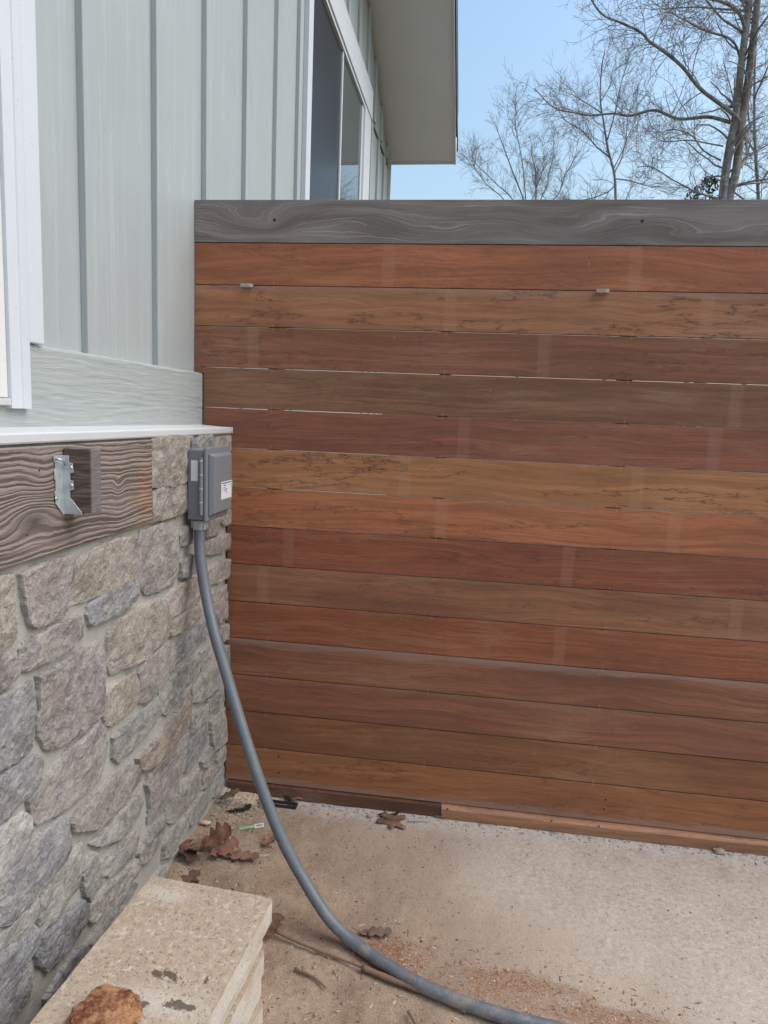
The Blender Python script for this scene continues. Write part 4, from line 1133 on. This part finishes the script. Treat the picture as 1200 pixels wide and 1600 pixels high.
for v in bm.verts:
    d = v.co.copy()
    h = 1 + .30 * noise.noise(d * 1.3 + Vector((4, 2, 1))) + .16 * abs(noise.noise(d * 3.1)) + .07 * noise.noise(d * 8) + .04 * noise.noise(d * 18)
    v.co = Vector((d.x * .060 * h, d.y * .050 * h, max(-.55, d.z) * .036 * h))
    top = .017 + .10 * v.co.x + .05 * v.co.y + .003 * noise.noise(d * 6)
    if v.co.z > top: v.co.z = top + (v.co.z - top) * .22
me = bpy.data.meshes.new('rock'); bm.to_mesh(me); bm.free(); me.materials.append(M['rock'])
me.polygons.foreach_set('use_smooth', [True] * len(me.polygons))
o = link(bpy.data.objects.new('rock', me)); o.location = (.258, -1.325, .343); o.rotation_euler = (0, 0, .35)
tag(o, 'lump of orange-brown sandstone lying on the top slab', 'rock')

# ================================================================== LITTER
def leaf_outline(L, w, lobes, rnd, pointed):
    """lobed oak leaf: half outline mirrored, stalk at the origin, tip along +x"""
    pts = []; n = lobes * 6; ph = rnd.uniform(-.1, .1)
    amp = [rnd.uniform(.75, 1.1) for _ in range(lobes + 2)]
    for i in range(1, n):
        t = i / n; s = t * lobes + ph; k = s - math.floor(s)
        lobe = max(0.0, math.sin(math.pi * k)) ** .55
        env = math.sin(math.pi * min(1, t * .93 + .05)) ** .6 * (.62 + .5 * t)
        pts.append(((t + .035 * lobe) * L, w * env * (.26 + .74 * lobe * amp[int(max(0, s))]) + .0012))
    return pts
def leaf(name_loc, L, w, rot, col, lab, curl=1.0, lobes=4, seed=0, pitch=0, roll=0, cat='leaf', outline=None):
    rnd = random.Random(seed)
    up = leaf_outline(L, w, lobes, rnd, True); dn = [(a + rnd.uniform(-.003, .003), -b * rnd.uniform(.8, 1.1)) for a, b in leaf_outline(L, w, lobes, rnd, True)]
    side = [(0, .0012)] + up + [(L, .003)]
    sdn = [(0, -.0012)] + dn + [(L, -.003)]
    k1, k2, k3 = rnd.uniform(.5, 1.5) * curl, rnd.uniform(.5, 1.4) * curl, rnd.uniform(0, 6)
    def z3(x, y):
        return k1 * 4.0 * y * y * (1 + .5 * math.sin(k3 + 45 * x)) + k2 * 1.1 * (x - L * .5) ** 2 + curl * .006 * noise.noise(Vector((x * 30, y * 30, seed)))
    V, F = [], []
    for s in (side, sdn):
        n0 = len(V); m_ = len(s)
        for x, y in s: V.append((x, 0, 0)); V.append((x, y * .5, 0)); V.append((x, y, 0))
        for i in range(m_ - 1):
            for c in (0, 1):
                a = n0 + i * 3 + c; F.append((a, a + 3, a + 4, a + 1))
    V = [(x, y, z3(x, y)) for x, y, z in V]
    st = tube_vf([(0, 0, z3(0, 0)), (-L * .12, .003, z3(0, 0) + .002), (-L * .24, .009, z3(0, 0) + .004)], [.0011, .0010, .0013], 5)
    lv = mesh_obj('leaf', V, F, M['leaf'], smooth=True)
    me = lv.data
    bm = bmesh.new(); bm.from_mesh(me); bmesh.ops.remove_doubles(bm, verts=bm.verts, dist=.00005)
    top = bm.verts[:]
    dup = bmesh.ops.duplicate(bm, geom=bm.verts[:] + bm.edges[:] + bm.faces[:])['geom']
    for e in dup:
        if isinstance(e, bmesh.types.BMVert): e.co.z -= .0006
        elif isinstance(e, bmesh.types.BMFace): e.normal_flip()
    bm.to_mesh(me); bm.free()
    zmin = min(v.co.z for v in me.vertices)
    lv.name = 'oak_leaf'
    lv.location = name_loc; lv.rotation_euler = (roll, pitch, rot); lv.color = (*col, 1)
    tag(lv, lab, cat, 'dead oak leaves on the ground')
    s = mesh_obj('stalk', *st, M['stick'], lv, smooth=True)
    return lv
RB, DB, PB = (.17, .07, .045), (.085, .045, .035), (.24, .125, .085)
GZ = ground_z
leaf((.005, -.135, .045), .085, .030, .5, (.13, .085, .07), 'curled grey-brown leaf on the crumbs in the fence corner', 1.6, 4, 1, pitch=-.25)
leaf((.055, -.395, .040), .105, .045, .35, (.17, .068, .045), 'big upright reddish leaf in the heap by the wall', 2.0, 4, 3, pitch=-.45, roll=.5)
leaf((.005, -.43, .040), .10, .042, -.2, (.12, .045, .035), 'dark red leaf behind the upright one in the heap by the wall', 2.2, 4, 4, pitch=-.2, roll=-.5)
leaf((.06, -.47, .035), .09, .040, 2.4, (.10, .042, .03), 'dark leaf at the front of the heap by the slab stack', 2.0, 4, 6, pitch=-.3, roll=.3)
leaf((.125, -.405, .022), .125, .034, .10, (.235, .13, .09), 'flat long tan-brown leaf trailing out of the heap', .7, 4, 7)
leaf((.150, -.02, .022), .085, .030, -1.3, (.21, .105, .06), 'brown leaf leaning behind the conduit under the fence', 1.0, 3, 8, pitch=.2)
leaf((.232, -.030, .012), .075, .022, .4, (.25, .12, .06), 'orange-brown leaf just right of the conduit by the fence base', 1.2, 3, 9)
leaf((.262, -.225, .016), .10, .026, -1.75, (.23, .125, .075), 'narrow brown leaf beside the conduit right of the green tag', 1.3, 3, 10)
leaf((.625, -.640, .010), .092, .026, .15, (.16, .105, .082), 'dark curled leaf behind the lower bend of the conduit', 1.1, 4, 7)
leaf((.37, -.715, .020), .075, .036, 1.2, (.15, .065, .045), 'reddish leaf peeping from behind the slab stack', 1.5, 3, 12, pitch=-.2)
leaf((.10, -.43, .035), .095, .040, .75, (.19, .085, .055), 'lighter brown leaf at the right side of the heap by the wall', 1.8, 4, 16, pitch=-.15, roll=.4)
leaf((.10, -.66, .05), .09, .035, 1.4, (.12, .055, .04), 'leaf caught between the slab stack and the stones', 1.5, 4, 14, pitch=-.4)
leaf((.06, -.80, .06), .09, .035, 1.0, (.10, .05, .04), 'leaf deep in the gap behind the slab stack', 1.5, 4, 15, pitch=-.3)

# the flat star-shaped leaf
cx = sum(a for a, b in STAR) / len(STAR); cy = sum(b for a, b in STAR) / len(STAR)
V = [(0, 0, .010)]; F = []
n = len(STAR)
for t in (.35, .7, 1.0):
    for a, b in STAR:
        x, y = (a - cx) * t, (b - cy) * t
        V.append((x, y, .006 + .8 * (x * x + y * y) + .004 * noise.noise(Vector((x * 40, y * 40, 3)))))
for i in range(n):
    j = (i + 1) % n
    F.append((0, 1 + i, 1 + j)); F.append((1 + i, 1 + n + i, 1 + n + j, 1 + j)); F.append((1 + n + i, 1 + 2 * n + i, 1 + 2 * n + j, 1 + n + j))
o = mesh_obj('star_leaf', V, F, M['leaf'], loc=(cx, cy, GZ(cx, cy)), smooth=True); o.color = (.20, .10, .065, 1)
bm = bmesh.new(); bm.from_mesh(o.data); bmesh.ops.solidify(bm, geom=bm.faces[:], thickness=.0006); bm.to_mesh(o.data); bm.free()
tag(o, 'flat star-shaped brown leaf lying in front of the fence base', 'leaf')

def bits(name, shapes, mat, lab, cat, **k):
    o = mesh_obj(name, *join(shapes), mat, **k); return tag(o, lab, cat)
def stick(name, pts, r, lab, cat='stick', mat='stick', n=8):
    p = catmull(pts, 8); rr = [r * (1 + .25 * noise.noise(Vector(q) * 60)) * (1 - .4 * i / len(p)) for i, q in enumerate(p)]
    v, f = tube_vf(p, rr, n); o = mesh_obj(name, v, f, M[mat], smooth=True); return tag(o, lab, cat)
stick('stick', [(.393, -.690, .018), (.47, -.715, .014), (.588, -.745, .010), (.66, -.772, .016)], .0045, 'thin brown stick running from the slab stack towards the conduit')
stick('stick', [(.655, -.768, .014), (.75, -.795, .012), (.852, -.822, .012), (.93, -.852, .010)], .0085, 'thicker brown stick half buried under the conduit', n=9)
stick('stick', [(.48, -.80, .010), (.53, -.815, .009), (.575, -.845, .010)], .004, 'short stick lying below the long thin one')
stick('twig', [(.790, -.880, .012), (.802, -.90, .014), (.825, -.935, .012)], .004, 'dark twig at the bottom edge under the conduit', 'twig')
stick('twig', [(.801, -.019, .007), (.822, -.021, .009), (.842, -.028, .007)], .0028, 'short dark twig at the joint of the base strips', 'twig')
stick('twig', [(.225, -.385, .014), (.238, -.372, .018), (.255, -.374, .013), (.275, -.362, .014)], .0020, 'curled pale stem right of the long tan leaf', 'twig', 'chip')
stick('splinter', [(.706, -.067, .006), (.745, -.06, .006), (.787, -.051, .006)], .0028, 'straight thin grey splinter right of the star-shaped leaf', 'splinter', 'clip')

bk = empty('plastic_bracket', 'black plastic bracket piece behind the conduit at the fence base', 'plastic piece', loc=(.23, -.05, 0))
def bp(v, f, name='arm'):
    o = mesh_obj(name, v, f, M['black'], bk, bevel=.001); o.matrix_parent_inverse = Matrix.Translation(-bk.location)
zb = GZ(.23, -.05)
bp(*box_vf(.17, .287, -.075, -.067, zb, zb + .010), name='rail'); bp(*box_vf(.17, .287, -.050, -.042, zb, zb + .010), name='rail')
bp(*box_vf(.279, .287, -.067, -.050, zb, zb + .010), name='end_bar')
bp([(.196, .020, zb + .004), (.207, .022, zb + .004), (.262, -.040, zb + .010), (.250, -.044, zb + .010), (.196, .020, zb + .012), (.207, .022, zb + .012), (.262, -.040, zb + .018), (.250, -.044, zb + .018)], box_vf(0, 1, 0, 1, 0, 1)[1])
bk2 = empty('plastic_comb', 'black toothed plastic strip on the soil left of the conduit', 'plastic piece', loc=(.09, -.14, 0))
zb = GZ(.09, -.14) + .004
def bp2(name, v, f, rot=.42):
    o = mesh_obj(name, v, f, M['black'], bk2, bevel=.0008); o.location = (0, 0, zb); o.rotation_euler = (0, -.05, rot)
bp2('spine', *box_vf(-.045, .040, -.004, .004, 0, .007)); bp2('block', *box_vf(.022, .046, .0045, .018, 0, .010))
for q in range(6): bp2('tooth', *box_vf(-.042 + q * .011, -.037 + q * .011, -.014, -.0042, 0, .005))

tg = empty('plant_tag', 'green and white printed tag lying on the soil left of the conduit', 'tag', loc=(.164, -.222, GZ(.164, -.222) + .004))
tg.rotation_euler = (.10, -.02, math.atan2(.039, .080))
mesh_obj('green_strip', *box_vf(-.045, .012, -.0105, .0095, 0, .0022), M['green'], tg, bevel=.0005)
bc = mesh_obj('barcode_panel', *box_vf(.0125, .045, -.0105, .0095, 0, .0022), M['paper'], tg, bevel=.0005)
bars = []; x = .017; rq = random.Random(2)
while x < .040:
    w = rq.uniform(.0007, .002); bars.append(box_vf(x, x + w, -.006, .005, .0022, .0025)); x += w + rq.uniform(.0007, .0016)
mesh_obj('barcode', *join(bars), M['ink'], bc)
cu = bpy.data.curves.new('lettering', 'FONT'); cu.body = 'HUNTER'; cu.size = .0125; cu.align_x = 'CENTER'; cu.align_y = 'CENTER'; cu.extrude = .0001
tmp = bpy.data.objects.new('tmp_text', cu); COL.objects.link(tmp)
bpy.context.view_layer.update()
me = bpy.data.meshes.new_from_object(tmp.evaluated_get(bpy.context.evaluated_depsgraph_get()))
bpy.data.objects.remove(tmp)
me.materials.clear(); me.materials.append(M['paper'])
o = link(bpy.data.objects.new('lettering', me), tg); o.location = (-.014, -.001, .0024)

def lump(name, loc, r, mat, lab, cat, seed):
    bm = bmesh.new(); bmesh.ops.create_icosphere(bm, subdivisions=3, radius=1)
    for v in bm.verts:
        h = 1 + .35 * noise.noise(v.co * 1.5 + Vector((seed, 0, 0))) + .1 * noise.noise(v.co * 5)
        v.co = Vector((v.co.x * r[0], v.co.y * r[1], v.co.z * r[2])) * h
    me = bpy.data.meshes.new(name); bm.to_mesh(me); bm.free(); me.materials.append(M[mat])
    o = link(bpy.data.objects.new(name, me)); o.location = loc; return tag(o, lab, cat)
lump('pebble', (1.792, -.035, .009), (.022, .012, .010), 'grit', 'flat grey pebble against the pale base strip', 'pebble', 3)
lump('wood_chip', (.012, -.262, .034), (.018, .009, .004), 'chip', 'cream wood chip on the soil by the wall foot', 'wood chip', 5)
lump('seed_pod', (.562, -.064, .006), (.010, .007, .004), 'grit', 'small oval seed left of the star-shaped leaf', 'seed', 8)

# loose crumbs, grit and shavings
def scatter(name, count, mat, lab, where, size, flat, seed):
    r = random.Random(seed); V, F = [], []
    base = [Vector(q) for q in ((1, 0, 0), (-1, 0, 0), (0, 1, 0), (0, -1, 0), (0, 0, 1), (0, 0, -1))]
    fc = [(0, 2, 4), (2, 1, 4), (1, 3, 4), (3, 0, 4), (2, 0, 5), (1, 2, 5), (3, 1, 5), (0, 3, 5)]
    made = 0
    while made < count:
        x, y = where(r)
        if x < .002 or y > -.02 or y < -1.9: continue
        made += 1
        s = size[0] * (size[1] / size[0]) ** (r.random() ** 2.2)
        el = r.uniform(.6, 1.6) if flat > .4 else r.uniform(1.0, 3.2)
        a = r.uniform(0, 6.28); k = len(V); z = GZ(x, y) + s * flat * .4
        for q in base:
            q = q * r.uniform(.7, 1.2); u, w = q.x * s * el, q.y * s / el ** .5
            V.append((x + u * math.cos(a) - w * math.sin(a), y + u * math.sin(a) + w * math.cos(a), z + q.z * s * flat + u * .1 * r.uniform(-1, 1)))
        F += [tuple(i + k for i in t) for t in fc]
    o = fast_obj(name, V, F, M[mat], smooth=False); tag(o, lab, kind='stuff', cat='debris'); return o
def corner(r):
    return abs(r.gauss(.04, .11)), -.03 - abs(r.gauss(0, .16))
def wallfoot(r):
    return abs(r.gauss(0, .07)), r.uniform(-1.2, -.02)
def open_(r): return r.uniform(.02, 2.2), -.02 - 1.1 * r.random() ** 1.3
def soil_(r):
    x = abs(r.gauss(.25, .35)); return x, -.05 - r.random() * 1.0
def saw_(r):
    c = r.choice([(1.06, -.73, .18, .05), (1.28, -.80, .2, .05), (.72, -.70, .12, .07), (.95, -.95, .3, .08), (.70, -.69, .05, .03)])
    return r.gauss(c[0], c[2]), r.gauss(c[1], c[3])
def fencefoot(r): return r.uniform(.0, 2.2), -.022 - abs(r.gauss(0, .02))
def mixed(*fs):
    return lambda r: r.choice(fs)(r)
scatter('dark_crumbs', 2400, 'crumb', 'dark crumbs of soil and bark scattered on the ground', mixed(corner, wallfoot, open_, soil_), (.0009, .0042), .6, 1)
scatter('grit', 4200, 'grit', 'light brown grit on the soil and concrete', mixed(corner, wallfoot, soil_, fencefoot), (.001, .0065), .6, 2)
scatter('pale_chips', 900, 'chip', 'pale wood chips strewn over the soil', mixed(corner, saw_, soil_, fencefoot, corner), (.001, .005), .35, 3)
scatter('red_shavings', 2600, 'redchip', 'reddish wood shavings in the dust under the conduit', mixed(saw_, saw_, saw_, soil_), (.001, .005), .3, 4)
def heap(r): return abs(r.gauss(.10, .06)), -.022 - abs(r.gauss(0, .03))
scatter('pale_rubble', 700, 'chip', 'pale crumbly rubble heaped in the corner under the fence', heap, (.002, .009), .7, 6)

# ================================================================== TREES
def grow(paths, Y, spread, rnd, depth_k, sub, twig, sub_len, tw_len, twig_r, amin=25, amax=70, up=.25):
    """paths: (r0, r1, [(x, z)]). Returns main branch curves and a twig tube soup."""
    mains, V, F = [], [], []
    def add(pts, r0, r1, n):
        v, f = tube_vf(pts, [r0 + (r1 - r0) * i / (len(pts) - 1) for i in range(len(pts))], n)
        k = len(V); V.extend(v); F.extend(tuple(i + k for i in t) for t in f)
    def shoot(p, d, L, r, lev):
        segs = 5 if lev else 7
        pts = [p.copy()]; d = d.normalized(); bend = Vector((rnd.gauss(0, 1), rnd.gauss(0, 1), rnd.gauss(up, .7))) * .22
        for i in range(segs):
            d = (d + bend * .5 + Vector((rnd.gauss(0, 1), rnd.gauss(0, 1), rnd.gauss(0, 1))) * .13).normalized()
            p = p + d * (L / segs); pts.append(p.copy())
        add(pts, r, max(.0022, r * .4), 4 if lev == 0 else 3)
        return pts
    def side(d):
        a = rnd.uniform(R(amin), R(amax)); ax = d.orthogonal().normalized()
        ax.rotate(Matrix.Rotation(rnd.uniform(0, 6.28), 3, d)); q = d.copy(); q.rotate(Matrix.Rotation(a, 3, ax)); return q
    for i, (r0, r1, pl) in enumerate(paths):
        dy = 0 if i < spread else rnd.uniform(-1, 1) * depth_k
        pts3 = [Vector((x, Y + (0 if i < spread else dy * j / max(1, len(pl) - 1)), z)) for j, (x, z) in enumerate(pl)]
        c = catmull(pts3, 6)
        c = [q + Vector((noise.noise(q * 1.3), noise.noise(q * 1.3 + Vector((9, 0, 0))), noise.noise(q * 1.3 + Vector((0, 9, 0))))) * (.0 if i < spread else .06) for q in c]
        mains.append((c, r0, r1, i < spread))
        L = sum((c[j + 1] - c[j]).length for j in range(len(c) - 1))
        nsub = int(L * sub * (.45 if i < spread else 1))
        for s in range(nsub):
            t = rnd.uniform(.12, 1) ** .8; j = min(len(c) - 2, int(t * (len(c) - 1)))
            d = (c[j + 1] - c[j]).normalized()
            ls = sub_len * rnd.uniform(.5, 1.25) * (1.15 - .45 * t)
            sp = shoot(c[j], side(d), ls, max(twig_r * 1.4, (r0 + (r1 - r0) * t) * .30), 0)
            for w in range(int(twig * ls)):
                q = rnd.randint(1, len(sp) - 2); d2 = (sp[q + 1] - sp[q]).normalized()
                lt = tw_len * rnd.uniform(.4, 1.3)
                tp = shoot(sp[q], side(d2), lt, twig_r, 1)
                for z_ in range(2):
                    q2 = rnd.randint(1, len(tp) - 2); shoot(tp[q2], side((tp[q2 + 1] - tp[q2]).normalized()), lt * .55, twig_r * .75, 1)
    return mains, V, F

def tree(lab, paths, Y, ntrunk, seed, bark, branch, to_ground, **k):
    rnd = random.Random(seed)
    mains, V, F = grow(paths, Y, ntrunk, rnd, **k)
    t = empty('bare_tree', lab, 'tree', 'bare winter trees behind the fence', loc=(mains[0][0][0].x, Y, -.03))
    inv = Matrix.Translation(-t.location)
    for c, r0, r1, tr in mains:
        rad = [r0 + (r1 - r0) * i / (len(c) - 1) for i in range(len(c))]
        if tr:
            b = c[0]; lead = [Vector((to_ground[0] + (b.x - to_ground[0]) * s, Y, -.05 + (b.z + .05) * s)) for s in (0, .25, .5, .75)]
            rl = [r0 * 1.7, r0 * 1.35, r0 * 1.2, r0 * 1.08]
            c = lead + c; rad = rl + rad
        v, f = tube_vf(c, rad, 10 if tr else 6)
        o = fast_obj('trunk' if tr else 'branch', v, f, M[bark] if tr else M[branch], t); o.matrix_parent_inverse = inv
    o = fast_obj('twigs', V, F, M['twig'], t); o.matrix_parent_inverse = inv; o['kind'] = 'stuff'

tree('tall bare tree with two leaning grey trunks at the right', TREE_BIG, 14, 2, 5, 'bark', 'branch', (5.6,), depth_k=2.6, sub=8.5, twig=7.5, sub_len=1.05, tw_len=.46, twig_r=.0034)
tree('slender bare tree in the middle, left of the double trunk', TREE_MID, 22, 1, 8, 'branch', 'branch', (5.0,), depth_k=2.0, sub=7.5, twig=6.0, sub_len=1.15, tw_len=.55, twig_r=.0040, amin=18, amax=48, up=.7)
tree('low bushy bare tree nearest to the house roof', TREE_LEFT, 26, 1, 12, 'branch', 'branch', (2.3,), depth_k=2.2, sub=8.0, twig=6.0, sub_len=1.15, tw_len=.55, twig_r=.0040, amin=18, amax=48, up=.7)
tree('bare thicket tree half hidden behind the double trunk at the right edge', TREE_EDGE, 20, 1, 15, 'branch', 'branch', (8.8,), depth_k=2.0, sub=8.0, twig=6.0, sub_len=1.1, tw_len=.5, twig_r=.0040)

# evergreen shrub at the foot of the big tree
sh = empty('evergreen_shrub', 'small dark evergreen showing above the fence left of the double trunk', 'shrub', loc=(6.1, 16.4, -.03))
inv = Matrix.Translation(-sh.location)
rnd = random.Random(4)
v, f = tube_vf([(6.1, 16.4, -.05), (6.08, 16.4, 3.5), (6.1, 16.4, 7.2)], [.09, .06, .02], 8)
o = fast_obj('trunk', v, f, M['twig'], sh); o.matrix_parent_inverse = inv
V, F = [], []
for q in range(2600):
    a, u = rnd.uniform(0, 6.28), rnd.random()
    z = 5.2 + 2.4 * u; rad = (1.1 * (1 - u) ** .6 + .12) * rnd.random() ** .5
    if noise.noise(Vector((math.cos(a) * rad * 2.2, math.sin(a) * rad * 2.2, z * 2.2))) < -.08: continue
    c = Vector((6.1 + rad * math.cos(a), 16.4 + rad * math.sin(a), z))
    d = Vector((rnd.gauss(0, 1), rnd.gauss(0, 1), rnd.gauss(.3, 1))).normalized(); s = d.orthogonal().normalized(); s.rotate(Matrix.Rotation(rnd.uniform(0, 6.28), 3, d))
    L, w = rnd.uniform(.06, .11), rnd.uniform(.018, .03); k = len(V)
    V += [c, c + d * L * .5 + s * w, c + d * L, c + d * L * .5 - s * w]; F.append((k, k + 1, k + 2, k + 3))
o = fast_obj('crown', V, F, M['evergreen'], sh, smooth=False); o.matrix_parent_inverse = inv
